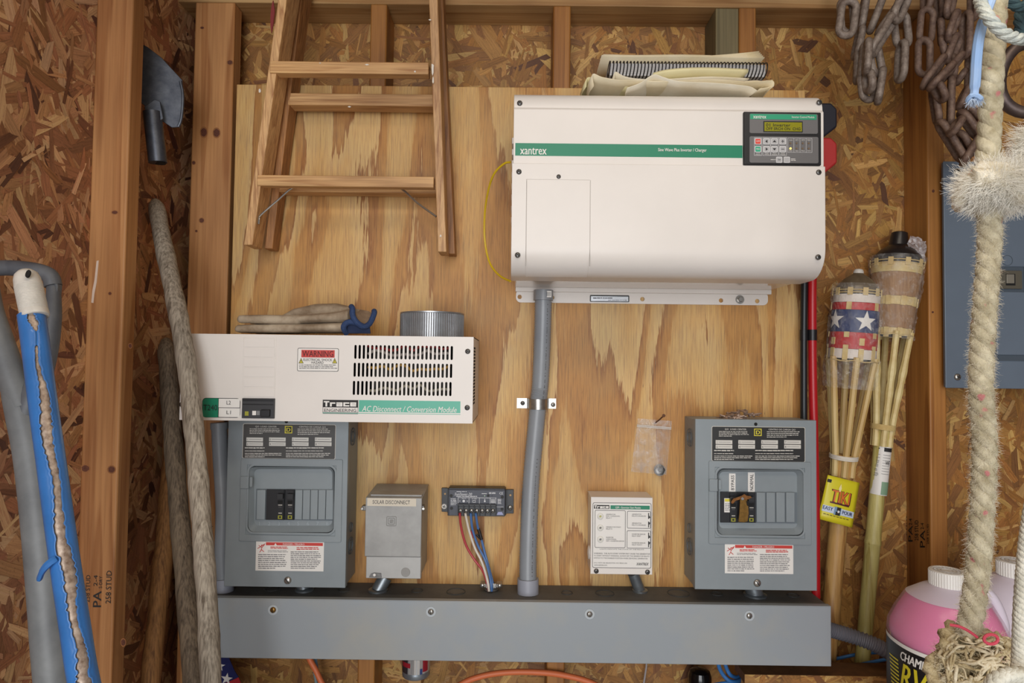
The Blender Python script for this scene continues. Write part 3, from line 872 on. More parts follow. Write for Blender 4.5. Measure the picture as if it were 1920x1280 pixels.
mb.build('transformer', cvm)
for (ya, c, nm) in ((652, (170, 40, 40), 'red'), (662, (190, 180, 170), 'pale'), (690, (196, 150, 60), 'amber'), (727, (180, 172, 150), 'cream')):
    Rr = random.Random(ya)
    MB().tube(smooth_path(pp(*[(690 + 14 * i, ya + Rr.uniform(-6, 6), -.155) for i in range(12)]), 3), .0028, mat('inner_lead_' + nm, c, .5), 8).build('inner_lead', cvm)
for a, b in ((877, 658.5), (876, 764), (341.5, 758)): screw(cvm, a, b, 5.0, YT, steel_dark, 'cross', 30)
# stamped break-out blanks
mb = MB().pbox(455, 632, 517, 746, YT - .0006, YT, white)
for k in range(6): mb.pbox(457, 634 + k * 18.6, 515, 650.5 + k * 18.6, YT - .0014, YT - .0006, white)
mb.build('knockout_strip', cvm, bevel=.0004)
br = MB().pbox(453.5, 747, 513.5, 784, YT - .006, YT, mat('breaker_gray_black', (48, 48, 50), .5))
br.pbox(455, 748.5, 512, 752, YT - .0066, YT - .006, black); br.pbox(455, 757, 512, 759, YT - .0066, YT - .006, black)
bk = br.build('breaker', cvm, bevel=.0006)
MB().pbox(488, 768, 505, 781, YT - .012, YT - .006, black).build('toggle', bk, bevel=.001)
mb = MB(); mb.rect(459, 771, 466, 779, YT - .006, mat('olive_mark', (150, 148, 40), .5)); mb.rect(473, 770, 480, 778, YT - .006, paper_white); mb.rect(481, 770, 487, 778, YT - .006, mat('mid_gray_mark', (120, 120, 120), .5))
mb.build('marking', bk, flat=True)
# labels
mb = MB().rrect(557.5, 652.5, 635, 696, 3, YT - .0006, YT, black_soft); mb.rrect(558.3, 653.3, 634.2, 695.2, 2.6, YT - .0009, YT - .0006, paper_white)
wl = mb.build('warning_label', cvm, label='white warning label with a red heading')
mb = MB(); Y = YT - .0009
mb.rect(565, 656, 627.5, 670, Y, red_print); mb.text('WARNING', 567, 657.5, 625, 668.6, Y - .0003, mat('dark_red_ink', (84, 22, 20), .6), .006)
mb.text('ELECTRICAL SHOCK', 569, 672, 623, 676.6, Y, ink); mb.text('HAZARD', 584, 677.4, 607, 681.6, Y, ink)
for x in (564.5, 627.5):
    mb.poly([(x, 671), (x + 4.6, 681), (x - 4.6, 681)], Y - .0003, Y, ink); mb.poly([(x, 673), (x + 3.2, 680.2), (x - 3.2, 680.2)], Y - .0005, Y - .0003, yellow_print)
    mb.text('!', x - .5, 675, x + .5, 679.6, Y - .0005, ink, .02)
mb.lines(561, 683, 632, 692, Y, ink_gray, 3, 5)
mb.build('lettering', wl, flat=True)
mb = MB().rrect(379, 746, 450.5, 782.5, 7, YT - .0005, YT, ink)
mb.rrect(379.6, 746.6, 409, 782, 6.5, YT - .0008, YT - .0005, green_print); mb.rect(402, 746.6, 409, 782, YT - .0005, green_print, .0003)
mb.rect(410, 747.2, 449.6, 763.6, YT - .0005, paper_white, .0003); mb.rect(410, 764.8, 449.6, 781.6, YT - .0005, paper_white, .0003)
tl = mb.build('type_label', cvm, label='green and white type label')
mb = MB(); Y = YT - .0011
mb.text('T240', 381.5, 758.5, 407.6, 769, Y, ink); mb.text('L2', 425, 751, 433, 758, Y, ink_gray); mb.text('L1', 425, 769.5, 433, 776, Y, ink_gray)
mb.build('lettering', tl, flat=True)
def trace_logo(mb, a, b, c, d, Y):
    # black block with the five letters cut in white, heavy square letters
    wv = (c - a) / 5.25; h = d - b
    mb.rect(a, b, c, d, Y, ink, .0003)
    Yw = Y - .0003; t = h * .19
    def bar(x0, y0, x1, y1): mb.rect(a + x0, b + y0, a + x1, b + y1, Yw, paper_white, .0003)
    m = h * .12; H = h - m
    bar(m, m, wv * .95, m + t); bar(wv * .38, m, wv * .38 + t * 1.3, H)                                  # T
    x = wv * 1.06; bar(x, h * .3, x + t * 1.3, H); bar(x, h * .3, x + wv * .8, h * .3 + t)               # r
    x = wv * 2.02; bar(x, h * .3, x + wv * .9, h * .3 + t); bar(x + wv * .9 - t * 1.2, h * .3, x + wv * .9, H); bar(x, H - t, x + wv * .9, H); bar(x, h * .55, x + t * 1.2, H); bar(x, h * .53, x + wv * .9, h * .53 + t * .7)   # a
    x = wv * 3.06; bar(x, h * .3, x + wv * .9, h * .3 + t); bar(x, h * .3, x + t * 1.3, H); bar(x, H - t, x + wv * .9, H)   # c
    x = wv * 4.1; bar(x, h * .3, x + wv * .9, h * .3 + t); bar(x, h * .3, x + t * 1.3, H); bar(x, H - t, x + wv * .9, H); bar(x, h * .53, x + wv * .9, h * .53 + t * .7); bar(x + wv * .9 - t, h * .3, x + wv * .9, h * .6)
mb = MB(); trace_logo(mb, 605.5, 750, 671, 763.5, YT - .0003)
mb.frame(605, 749.5, 671.5, 773, YT, ink_gray, .7); mb.text('ENGINEERING', 608, 766, 668, 771.5, YT, ink)
mb.build('maker_logo', cvm, flat=True)
mb = MB().rect(673, 751, 863, 773, YT, green_faded, .0004); mb.rect(605, 774.8, 863, 775.8, YT, green_faded, .0003)
mb.rect(605, 774.8, 671, 775.6, YT - .0003, ink_gray, .0003)
bn = mb.build('banner', cvm, label='faded green banner')
mb = MB().text('AC Disconnect / Conversion Module', 679, 761.5, 856, 772, YT - .0004, paper_white, .01, .25)
mb.build('lettering', bn, flat=True)
mb = MB()
for i in range(7):
    for j in range(18):
        y, z = YT + .012 + i * .0075, P(890, 652 + j * 6.2, YT).z
        mb.slab([Vector((tx1 + .0003, y + .0024 * math.cos(a), z + .0024 * math.sin(a))) for a in [PI * k / 3 for k in range(6)]], Vector((-.0003, 0, 0)), dark)
mb.build('side_perforation', cvm, kind='stuff', flat=True)
# ---- duct collar on top of it
mb = MB(); c = P(810, 627, -.095); R0 = 58.5 * S(-.095)
hh = P(810, 582.5, -.16).z - tz1
pr = [(R0, 0)]
for i in range(1, 40): pr.append((R0 - (.0004 if i % 2 else 0), hh * i / 40))
pr += [(R0 + .0008, hh * .985), (R0 + .0008, hh), (R0 - .0015, hh), (R0 - .0015, 0)]
N = 56
mb.lathe([(R0, 0), (R0, hh * .93), (R0 + .0012, hh * .95), (R0 + .0012, hh), (R0 - .0012, hh), (R0 - .0012, 0)], galv, N, Matrix.Translation((c.x, -.095, tz1)))
for i in range(90):
    a = 2 * PI * i / 90; x, y = c.x + (R0 + .0002) * math.cos(a), -.095 + (R0 + .0002) * math.sin(a)
    mb.tube([(x, y, tz1 + .001), (x, y, tz1 + hh * .93)], .0011, galv, 5)
mb.build('duct_collar', label='round ribbed sheet metal duct collar standing on the white cabinet', cat='duct', origin=(c.x, -.095, tz1))

# ================================================================== LOAD CENTERS
def load_center(dx, dy, variant, label, tops):
    Yf = -.104
    def q(mb, a, b, c, d, Y0, Y1, mt): return mb.pbox(a + dx, b + dy, c + dx, d + dy, Y0, Y1, mt)
    m = P(1417 + dx, 1102 + dy, Yf)
    lc = thing('load_center', label, 'breaker box', (m.x, -.05, m.z))
    k = S(Yf)
    Yw = Yf + .0125
    q(MB(), 1306, 790, 1528, 1101, Yf + .015, -.001, gray).build('enclosure', lc, bevel=.0012)
    cov = holed_plate(1304.5 + dx, 788.5 + dy, 1530 + dx, 1102.5 + dy, [rr_pts(1345.5 + dx, 880 + dy, 1506 + dx, 1002.5 + dy, 13)], Yf, .0148, gray).build('cover', lc, bevel=.0010, seg=2)
    # door frame, sunk well and breaker strip
    fr = MB().rring(1330 + dx, 866 + dy, 1520.5 + dx, 1019.5 + dy, 3, 12, Yf - .0022, Yf, gray, 3)
    fr.rring(1341.5 + dx, 876 + dy, 1510 + dx, 1006.5 + dy, 15, 4.2, Yf - .0022, Yf, gray, 6)
    fr.build('door_frame', cov, bevel=.0012)
    q(MB(), 1330, 898, 1346, 921, Yf - .0046, Yf - .001, gray).build('door_latch', cov, bevel=.0012)
    MB().rrect(1347.5 + dx, 899 + dy, 1353 + dx, 918 + dy, 2.5, Yf - .003, Yf, gray).build('finger_tab', cov, bevel=.0008)
    la, lb_ = [P(x, y, Yf) for x, y in rr_pts(1345.5 + dx, 880 + dy, 1506 + dx, 1002.5 + dy, 13)], [P(x, y, Yf) + Vector((0, Yw - Yf, 0)) for x, y in rr_pts(1352 + dx, 886 + dy, 1499.5 + dx, 993 + dy, 9)]
    nl = len(la); wb = MB().add(la + lb_, [(i, (i + 1) % nl, nl + (i + 1) % nl, nl + i) for i in range(nl)] + [tuple(range(nl, 2 * nl))], gray)
    well = wb.build('breaker_well', cov)
    dust = mat('well_dust', (120, 100, 76), .9, var=.3, vscale=90)
    # blank fillers
    if variant == 'bypass': fl = [(1419 + i * 18.4, 1435 + i * 18.4) for i in range(4)]; brk = [(1351.5, 1383, 1), (1383, 1417, 1)]; x0, x1 = 1351.5, 1493.5
    else: fl = [(1361, 1377)] + [(1433 + i * 14.2 * 1.02, 1446.5 + i * 14.2 * 1.02) for i in range(5)]; brk = [(1379, 1413, 2), (1414.5, 1431.5, 1)]; x0, x1 = 1360, 1503
    q(MB(), x0, 922.5, x1, 979.5, Yw - .0012, Yw - .0002, mat('seam_gray', (100, 108, 114), .6)).build('breaker_strip', cov)
    for a, b in fl: q(MB(), a, 923.5, b, 978.5, Yw - .0048, Yw - .001, gray).build('blank_filler', cov, bevel=.001)
    olive = mat('olive_mark', (150, 148, 40), .5)
    for i, (a, b, npole) in enumerate(brk):
        mb = q(MB(), a, 923, b, 979, Yw - .0055, Yw - .001, black)
        q(mb, b - 14, 924, b - 1.5, 978, Yw - .008, Yw - .0055, black)
        q(mb, b - 13, 931, b - 3, 940, Yw - .015, Yw - .008, mat('toggle_black', (38, 38, 40), .4))
        q(mb, b - 12.5, 943, b - 3, 949, Yw - .0084, Yw - .008, dark)
        q(mb, b - 11.5, 951, b - 4, 952.2, Yw - .0083, Yw - .008, ink_pale); q(mb, b - 11, 954.5, b - 5, 955.5, Yw - .0083, Yw - .008, ink_gray)
        q(mb, b - 11, 966, b - 4.5, 967.4, Yw - .0083, Yw - .008, ink_pale)
        q(mb, b - 12, 971, b - 4, 977.5, Yw - .0083, Yw - .008, olive); q(mb, b - 10, 972.5, b - 6, 976, Yw - .0085, Yw - .0083, ink)
        if variant == 'bypass' and i == 0:
            q(mb, a + 6.5, 934, a + 19, 960, Yw - .0058, Yw - .0055, paper_white); q(mb, a + 7.5, 935, a + 18, 940, Yw - .0061, Yw - .0058, yellow_print)
            mb.lines(a + 8 + dx, 943 + dy, a + 18 + dx, 958 + dy, Yw - .0058, ink_gray, 5, 4)
        mb.build('breaker', cov, bevel=.0006)
    if variant == 'bypass':            # the brass interlock bar with its cross piece
        mb = MB(); Y0 = Yw - .021
        mb.poly([(1388, 936), (1391, 933), (1401, 935), (1403, 945), (1404, 962), (1402, 977), (1396, 979), (1385, 978), (1387, 955)], Y0, Y0 + .003, brass)
        mb.poly([(1371, 941), (1375, 935), (1385, 931.5), (1392, 929), (1396, 926), (1400, 929), (1408, 930), (1410, 933), (1403, 936), (1396, 937), (1388, 936), (1379, 939), (1375, 944), (1372, 944)], Y0 - .003, Y0, mat('rusty_brass', (142, 92, 44), .5, .5, var=.5, vscale=200))
        mb.disc(1392, 934.5, 3, Y0 - .003, .0015, steel, 10)
        mb.poly([(1400, 940), (1403, 938), (1405, 944), (1404, 950), (1401, 947)], Y0 - .002, Y0, dark)
        mb.pbox(1390, 940, 1402, 975, Y0 + .003, Yw - .004, brass)
        mb.build('interlock_bar', cov, bevel=.0005, label='aged brass interlock bar')
        for t, a, b, c, d, bold in (('BYPASS', 1367, 887.5, 1379, 921, .006), ('NORMAL', 1402.5, 885.5, 1415, 921.5, .006)):
            tp = MB().rect(a + dx, b + dy, c + dx, d + dy, Yw - .0006, paper_white, .0006)
            tp.text(t, a + 3.6 + dx, b + 3.5 + dy, c - 2.6 + dx, d - 3 + dy, Yw - .0012, ink, bold, 0, 90)
            tp.build('tape_label', cov, flat=True, label='white tape label reading ' + t)
    else:
        mb = MB()
        for i in range(8): mb.text('12345678'[i], 1364.5 + i * 18.1 + dx, 982.5 + dy, 1369.5 + i * 18.1 + dx, 989.5 + dy, Yw - .0006, mat('embossed_gray', (156, 164, 170), .5), .01, keep=True)
        mb.build('embossed_numbers', cov, flat=True)
    # black rating plate
    pl = MB().rrect(1335 + dx, 800 + dy, 1509 + dx, 865 + dy, 3, Yf - .0007, Yf, ink_pale)
    pl.rrect(1335.9 + dx, 800.9 + dy, 1508.1 + dx, 864.1 + dy, 2.5, Yf - .001, Yf - .0007, mat('plate_black_' + variant, (34, 33, 32) if variant == 'bypass' else (66, 64, 62), .5))
    plo = pl.build('rating_plate', lc, label='black rating plate with white print')
    Y = Yf - .001; mb = MB()
    tw = mat('plate_white_ink', (206, 202, 194), .6)
    mb.text('QO  LOAD CENTER', 1359 + dx, 803 + dy, 1399 + dx, 806.4 + dy, Y, tw, .012); mb.text('CENTRO DE CARGA QO', 1441 + dx, 803.6 + dy, 1491 + dx, 807 + dy, Y, tw, .012)
    mb.lines(1348 + dx, 807.6 + dy, 1408 + dx, 819 + dy, Y, tw, 4, 4, .4, .4); mb.lines(1438 + dx, 808 + dy, 1502 + dx, 821 + dy, Y, tw, 4, 4, .4, .6)
    for i, x in enumerate((1342, 1384.5, 1427.5, 1470.5)):
        for j, y in enumerate((825, 833.6)):
            mb.rect(x + dx, y + dy, x + 31 + dx, y + 7.2 + dy, Y, tw)
            mb.text('%d' % (2 * i + j + 1), x + .6 + dx, y + 2 + dy, x + 4 + dx, y + 5.4 + dy, Y - .0003, ink, keep=True)
            mb.rect(x + 5 + dx, y + 3.2 + dy, x + 28 + dx, y + 3.7 + dy, Y - .0003, ink_gray)
    for y0, y1 in ((842.5, 847.5), (849, 852), (853.5, 863)):
        mb.lines(1339 + dx, y0 + dy, 1413 + dx, y1 + dy, Y, tw, 1 if y1 - y0 < 6 else 3, 6, .42, .5); mb.lines(1416 + dx, y0 + dy, 1505 + dx, y1 + dy, Y, tw, 1 if y1 - y0 < 6 else 3, 6, .42, .8)
    mb.rect(1414 + dx, 803.5 + dy, 1428 + dx, 817 + dy, Y, yellow_print); mb.rect(1415.6 + dx, 805 + dy, 1426.4 + dx, 815.5 + dy, Y - .0003, ink)
    mb.text('D', 1417.6 + dx, 806.8 + dy, 1424.6 + dx, 813.8 + dy, Y - .0006, yellow_print, .06)
    mb.build('plate_print', plo, flat=True)
    # danger sticker
    dg = MB().rect(1360 + dx, 1020 + dy, 1486.5 + dx, 1074.5 + dy, Yf, paper_white, .0005).build('danger_sticker', lc, label='white danger sticker with a red bar')
    Y = Yf - .0005; mb = MB()
    mb.rect(1379 + dx, 1022 + dy, 1485 + dx, 1027.5 + dy, Y, red_print); mb.text('DANGER / PELIGRO', 1411 + dx, 1023.2 + dy, 1451 + dx, 1026.4 + dy, Y - .0003, paper_white, .01)
    mb.poly([(1396.5 + dx, 1022.8 + dy), (1399 + dx, 1026.8 + dy), (1394 + dx, 1026.8 + dy)], Y - .0006, Y, paper_white)
    sx, sy = 1370 + dx, 1030 + dy                      # the red falling figure struck by a bolt
    for a, b in (((-5, -3), (1, 1)), ((1, 1), (6, -4)), ((1, 1), (0, 5)), ((0, 5), (-3, 10)), ((0, 5), (5, 9)), ((-7, 3), (7, -6))):
        pa, pb = P(sx + a[0], sy + a[1], Y - .0003), P(sx + b[0], sy + b[1], Y - .0003)
        mb.tube([pa, pb], .0007, red_print, 5)
    mb.disc(sx + 1, sy - 3, 1.4, Y, .0004, red_print, 8)
    sticker_gray = mat('sticker_gray', (128, 126, 126), .7)
    for (a, b, c, d, n) in ((1387, 1029, 1420, 1034, 2), (1436, 1030, 1478, 1036, 2)): mb.lines(a + dx, b + dy, c + dx, d + dy, Y, red_print, n, 6, .6)
    mb.lines(1382 + dx, 1036 + dy, 1420 + dx, 1041 + dy, Y, sticker_gray, 2, 5); mb.lines(1364 + dx, 1043 + dy, 1418 + dx, 1072 + dy, Y, sticker_gray, 8, 5, .5, .6); mb.lines(1425 + dx, 1038 + dy, 1482 + dx, 1072 + dy, Y, sticker_gray, 10, 5, .5, .8)
    mb.build('sticker_print', dg, flat=True)
    screw(lc, 1419.6 + dx, 1092.5 + dy, 7, Yf, steel, 'slot', 15)
    MB().disc(1417 + dx, 795 + dy, 3.2, Yf, .0003, dark, 12).build('top_screw_hole', lc, flat=True)
    # knockouts pressed in the sides
    m0 = P(1306 + dx, 900 + dy, Yf + .004).x; m1 = P(1528 + dx, 900 + dy, Yf + .004).x
    for xx, sg in ((m0, -1), (m1, 1)):
        for (py, r) in ((822, .019), (992, .010), (1027, .018)):
            z = P(1417 + dx, py + dy, -.05).z
            mb = MB()
            M = Matrix.Translation((xx, -.045, z)) @ Matrix.Rotation(rad(90), 4, 'Y')
            for rr in ((r, r * .62) if r > .012 else (r,)):
                mb.lathe([(rr, -.0006), (rr, .0006), (rr - .0012, .0006), (rr - .0012, -.0006)], mat('seam_gray', (100, 108, 114), .6), 20, M, ring=True)
            mb.build('knockout', lc)
    return lc
load_center(0, 0, 'bypass', 'gray steel breaker box whose breakers carry BYPASS and NORMAL tape labels', None)
load_center(-880, -5, 'plain', 'gray steel breaker box directly under the white slotted cabinet', None)
# ================================================================== WIREWAY
YW = -.105
ww0 = P(412, 1176, YW); ww1 = P(1557, 1194, YW)
wz0, wz1 = P(985, 1240.5, YW).z, P(985, 1128, YW).z
wx0, wx1 = P(374, 1176, YW).x, P(1557, 1194, YW).x
way = thing('wireway', 'long gray steel wiring trough running under all the boxes', 'wiring trough', ((wx0 + wx1) / 2, -.05, wz0))
MB().box(wx0, wx1, YW + .002, -.001, wz0 + .002, wz1 - .002, gray_top).build('trough', way, bevel=.001)
MB().box(wx0 - .0005, wx1 + .001, YW - .0015, YW + .002, wz0, wz1 - .001, gray_way).build('front_cover', way, bevel=.0012)
MB().box(wx0 - .0005, wx1 + .001, YW - .0015, YW + .012, wz1 - .002, wz1 + .0003, gray_way).build('cover_lip', way, bevel=.0008)
for a, b in ((512, 1143), (808, 1146.5), (1105.5, 1151), (1405, 1154)):
    MB().disc(a, b, 9.5, YW - .0015, .0012, mat('dimple_gray', (176, 182, 186), .45), 24).build('dimple', way, bevel=.0008)
    screw(way, a, b, 5.5, YW - .0027, brass if a < 600 else steel, 'slot', 20 + a % 60)
seam = mat('lid_seam', (70, 70, 68), .7)
for a, b, r in ((510, 1104, 9), (645, 1106, 8), (782, 1107, 8), (855, 1109, 13), (1063, 1111, 8), (1134, 1112, 13), (1272, 1112, 15), (1344, 1113, 8), (1487, 1116, 8)):
    c = PZ(a, b, wz1 - .002); mb = MB(); rr = r * S(c.y) * 1.35
    mb.lathe([(rr, 0), (rr, .0012), (rr - .0014, .0012), (rr - .0014, 0)], seam, 24, Matrix.Translation(c), ring=True); mb.lathe([(rr * .72, 0), (rr * .72, .0006), (0, .0006)], gray_top, 20, Matrix.Translation(c))
    mb.build('knockout', way)
# ---- short conduit nipples between boxes and trough
nip_m = mat('zinc_nipple', (136, 142, 146), .36, .7, var=.2, vscale=60)
for (ax, ay, bx, by, Y, r, lab) in ((565, 1080, 571, 1106, -.052, .0145, 'zinc nipple under the breaker box that has eight numbered slots'), (722, 1082, 709, 1107, -.05, .015, 'zinc nipple leaning below the solar disconnect'),
                               (1187, 1074, 1200, 1108, -.045, .012, 'bluish zinc nipple under the white generator box'), (1408, 1090, 1416, 1116, -.055, .0175, 'zinc nipple under the breaker box with tape labels')):
    top = P(ax, ay, Y + .01); bt = PZ(bx, by, wz1 - .002)
    mb = MB().tube([top, top.lerp(bt, .5), bt], r, nip_m, 20)
    mb.lathe([(r * 1.35, 0), (r * 1.35, .003), (r * 1.1, .005)], nip_m, 24, Matrix.Translation(bt))
    mb.build('conduit_nipple', label=lab, cat='conduit fitting', group='nipples on the trough')
# ---- vertical conduit beside the breaker box
cv = thing('conduit', 'gray plastic conduit dropping from the white slotted cabinet past the breaker box', 'conduit', (P(436, 1105, -.05).x, -.05, P(436, 1105, -.05).z))
path = smooth_path(pp((411, 792, -.07), (411.5, 810, -.07), (414, 860, -.068), (419, 950, -.066), (417, 1040, -.062), (420, 1095, -.06)), 5)
MB().tube(path, .0155, pvc, 20).build('pipe', cv)
MB().tube(pp((411.2, 792, -.07), (411.5, 804, -.07)), .0175, pvc, 20).build('coupling', cv)
MB().tube(pp((420, 1083, -.06), (421, 1108, -.06)), .0190, pvc_light, 24).build('connector', cv)
# ---- flexible conduit from the inverter
fc = thing('flexible_conduit', 'ribbed gray flexible conduit from the inverter down to the trough', 'conduit', (P(990, 1108, -.05).x, -.05, P(990, 1108, -.05).z))
ctr = [(1019, 546, -.036), (1018, 600, -.034), (1016, 660, -.030), (1013, 720, -.022), (1009, 757, -.020), (1003, 820, -.022), (996, 900, -.030), (992, 980, -.038), (990, 1050, -.045), (990, 1100, -.05)]
path = smooth_path(pp(*ctr), 24)
rr = [.0182 + (.0006 if i % 2 else -.0005) for i in range(len(path))]
MB().tube(path, rr, pvc, 24).build('hose', fc, angle=60)
MB().tube(pp((1019, 544, -.038), (1018.6, 563, -.038)), .0212, pvc, 24).build('coupling', fc)
mb = MB().rect(1022, 545, 1034, 557, -.0577, paper_white, .0003)
for i in range(5): mb.rect(1023.5 + i * 2, 547, 1024.3 + i * 2, 555, -.058, ink_gray)
mb.build('sticker', fc, flat=True)
MB().tube(pp((990, 1084, -.048), (990, 1112, -.050)), .0225, pvc_light, 28).build('connector', fc)
mb = MB()
R = random.Random(5)
for i in range(len(path) - 1):
    p = path[i]
    if 6 < i < 95 or 130 < i < 212:
        if R.random() < .62:
            x = p.x + .0085; y = p.y - math.sqrt(.0187 ** 2 - .0085 ** 2) - .0002
            mb.box(x - .0012 * R.uniform(.4, 1), x + .0012 * R.uniform(.4, 1), y, y + .002, p.z - .0012, p.z + .0008, ink_gray)
mb.build('hose_print', fc, kind='stuff', flat=True)
sp = thing('pipe_strap', 'shiny two hole pipe strap clamping the flexible conduit to the plywood', 'clamp', (P(1009, 757, -.01).x, -.01, P(1009, 768, -.01).z))
c = P(1009, 757, -.020); v = []
hw = 9.5 * S(-.02)
outl = [(-.046, -.0015), (-.024, -.0015)] + [(.0205 * math.cos(rad(a)), -.020 + .0205 * math.sin(rad(a)) * 1.0) for a in range(180, 361, 15)] + [(.024, -.0015), (.040, -.0015)]
outl2 = [(x, y - .0 + .0012 if abs(x) > .021 else y * .98 + .0011) for x, y in outl]
mb = MB(); n = len(outl); v = []
pts = [(c.x + x, y) for x, y in outl] + [(c.x + x * .955, min(y + .0013, -.0003)) for x, y in reversed(outl)]
mb.slab([Vector((x, y, c.z - hw)) for x, y in pts], Vector((0, 0, 2 * hw)), steel)
# split the outline into quads for a clean strap
mb = MB(); k = n
for i in range(k):
    x, y = outl[i]
    xi, yi = x * .95, min(y + .0014, -.0004)
    for zz in (-hw, hw): v += [(c.x + x, y, c.z + zz), (c.x + xi, yi, c.z + zz)]
f = []
for i in range(k - 1):
    a, b = 4 * i, 4 * (i + 1)
    f += [(a, a + 2, b + 2, b), (a + 1, b + 1, b + 3, a + 3), (a, b, b + 1, a + 1), (a + 2, a + 3, b + 3, b + 2)]
f += [(0, 1, 3, 2), (4 * k - 4, 4 * k - 2, 4 * k - 1, 4 * k - 3)]
mb.add(v, f, steel).build('band', sp)
screw(sp, 980, 755.5, 4.2, -.0015, steel_dark, 'cross', 40); screw(sp, 1037, 758.5, 4.2, -.0015, steel, 'cross', 10)

# ================================================================== SOLAR DISCONNECT
YD = -.108
sd = thing('solar_disconnect', 'small mottled gray switch box with a SOLAR DISCONNECT tape label', 'switch box', (P(735, 1085, YD).x, -.05, P(735, 1085, YD).z))
x0, x1 = P(687, 1000, YD).x, P(789, 1000, YD).x
zt_, zm_, zb_ = P(736, 933, YD).z, P(736, 1043.5, YD).z, P(736, 1085, YD).z
MB().box(x0 + .004, x1 - .001, YD + .012, -.001, zb_ + .002, zt_ + .004, gray_cast).build('body', sd, bevel=.001)
mb = MB().prismX([(YD, zm_), (YD, zt_), (-.004, zt_ + .0085), (-.004, zt_ + .006), (YD + .012, zt_ - .004), (YD + .012, zm_)], x0 - .003, x1 + .001, gray_cast)
mb.build('hood_cover', sd, bevel=.0012)
MB().box(x0, x1 + .001, YD + .002, YD + .014, zb_, zm_ - .0005, gray_bare).build('lower_panel', sd, bevel=.0012)
tl = MB().rect(689, 934, 780, 948.5, YD, mat('aged_tape', (206, 196, 178), .5), .0006)
tl.text('SOLAR DISCONNECT', 699, 937.5, 768.5, 944.5, YD - .0006, ink_gray, .004)
tl.build('tape_label', sd, flat=True)
mb = MB()
for i in range(3): mb.rring(724.5 + i * 3, 968 + i * 3, 743 - i * 3, 986 - i * 3, 2, 1.0, YD - .0009, YD, mat('emboss_shadow', (128, 126, 122), .5), 3)
mb.rect(732.5, 974.5, 735, 979.5, YD, mat('emboss_shadow', (128, 126, 122), .5), .0006)
mb.build('embossed_mark', sd)
MB().disc(760.5, 1072.5, 8.5, YD + .002, .0008, mat('dimple_dull', (140, 138, 134), .5), 24).build('knockout', sd, bevel=.0005)
mb = MB().poly([(692, 1081), (695, 1076), (701, 1074), (714, 1075), (715, 1083), (692, 1082)], YD - .0012, YD + .002, steel_dark); mb.disc(702, 1077.5, 2.6, YD - .0012, .0004, paper_white, 10)
mb.build('latch_tab', sd)
for px in (682.5, 791):
    mb = MB().pbox(px - 4, 948, px + 4, 957, YD + .006, YD + .02, steel_dark); mb.disc(px - (3 if px < 700 else -3), 953, 3, YD + .006, .003, steel, 10)
    mb.build('hood_screw', sd, bevel=.0008)

# ================================================================== CHARGE CONTROLLER
YG = -.036
navy = mat('dark_blue_gray_plastic', (52, 54, 66), .42)
cc = thing('charge_controller', 'small black finned solar charge controller with a seven screw terminal strip', 'charge controller', (P(895, 968, -.02).x, -.015, P(895, 968, -.02).z))
mb = MB(); a = [P(x, y, -.006) for x, y in ((828, 914.5), (838, 914.5), (841, 916), (946, 917), (949, 917.5), (963, 917.5), (963, 962.5), (950, 962.5), (946, 968), (843, 966), (838, 959.5), (828, 959))]
mb.slab(a, Vector((0, .005, 0)), black); mb.build('heat_sink', cc, bevel=.0006)
MB().pbox(841.5, 918, 946.5, 967, YG, -.006, navy).build('body', cc, bevel=.0012)
MB().pbox(841.5, 915, 946.5, 919, -.034, -.006, black).build('top_fin', cc, bevel=.0008)
for x in (844, 943): MB().pbox(x - 4.5, 916.5, x - 1.5 if x < 900 else x + 5, 966, -.030, -.006, black).build('side_fin', cc, bevel=.0008)
tb = MB().pbox(858.5, 945, 930, 949, YG - .006, YG, black); tb.pbox(858.5, 949, 930, 967.2, YG - .003, YG, black)
xs = [863.4, 873.9, 884, 893.8, 904, 913.9, 924]
for x in [858.7 + i * 10.15 for i in range(8)]: tb.pbox(x - .8, 948, x + .8, 967, YG - .009, YG - .003, black)
tbo = tb.build('terminal_strip', cc, bevel=.0004)
for i, x in enumerate(xs):
    s_ = screw(tbo, x, 957.5, 4.2, YG - .003, steel, 'cross', 25 * i)
for x, y in ((846, 929), (942, 931.5), (846.5, 952.5), (941.5, 954)): MB().disc(x, y, 3, YG, .0006, black_soft, 12).build('corner_plug', cc)
for x, y, r, m_ in ((833, 949, 5, paper_white), (956.5, 951.5, 5, steel)): screw(cc, x, y, r, -.006, m_, 'cross', 12)
for x, y in ((834.5, 925.5), (957, 928)): MB().disc(x, y, 1.8, -.006, .0004, mat('plywood_pip', (190, 150, 100), .6), 10).build('mounting_hole', cc, flat=True)
mb = MB(); w_ = mat('print_white', (214, 214, 216), .6)
mb.text('SunSaver-20', 852.5, 923.5, 885, 928.3, YG, w_, .012, .2); mb.lines(856, 920.6, 875, 922.2, YG, w_, 1, 8, .7); mb.lines(855.5, 929.3, 894.5, 931, YG, w_, 1, 6, .8)
mb.lines(903, 924.5, 913, 926, YG, w_, 1, 9, .8); mb.lines(917, 922.5, 929, 926, YG, w_, 2, 8, .6); mb.text('CE', 936.5, 922.3, 943, 926.6, YG, w_, .01)
mb.frame(858.6, 932.6, 930, 946, YG, w_, .7)
for x in (879, 898.5, 918.5): mb.rect(x, 932.6, x + .7, 946, YG, w_)
mb.disc(869.5, 939, 2.4, YG, .0004, w_, 12); mb.text('+', 861, 937.5, 863.5, 940.2, YG, w_); mb.text('-', 875, 938.5, 877.4, 939.4, YG, w_)
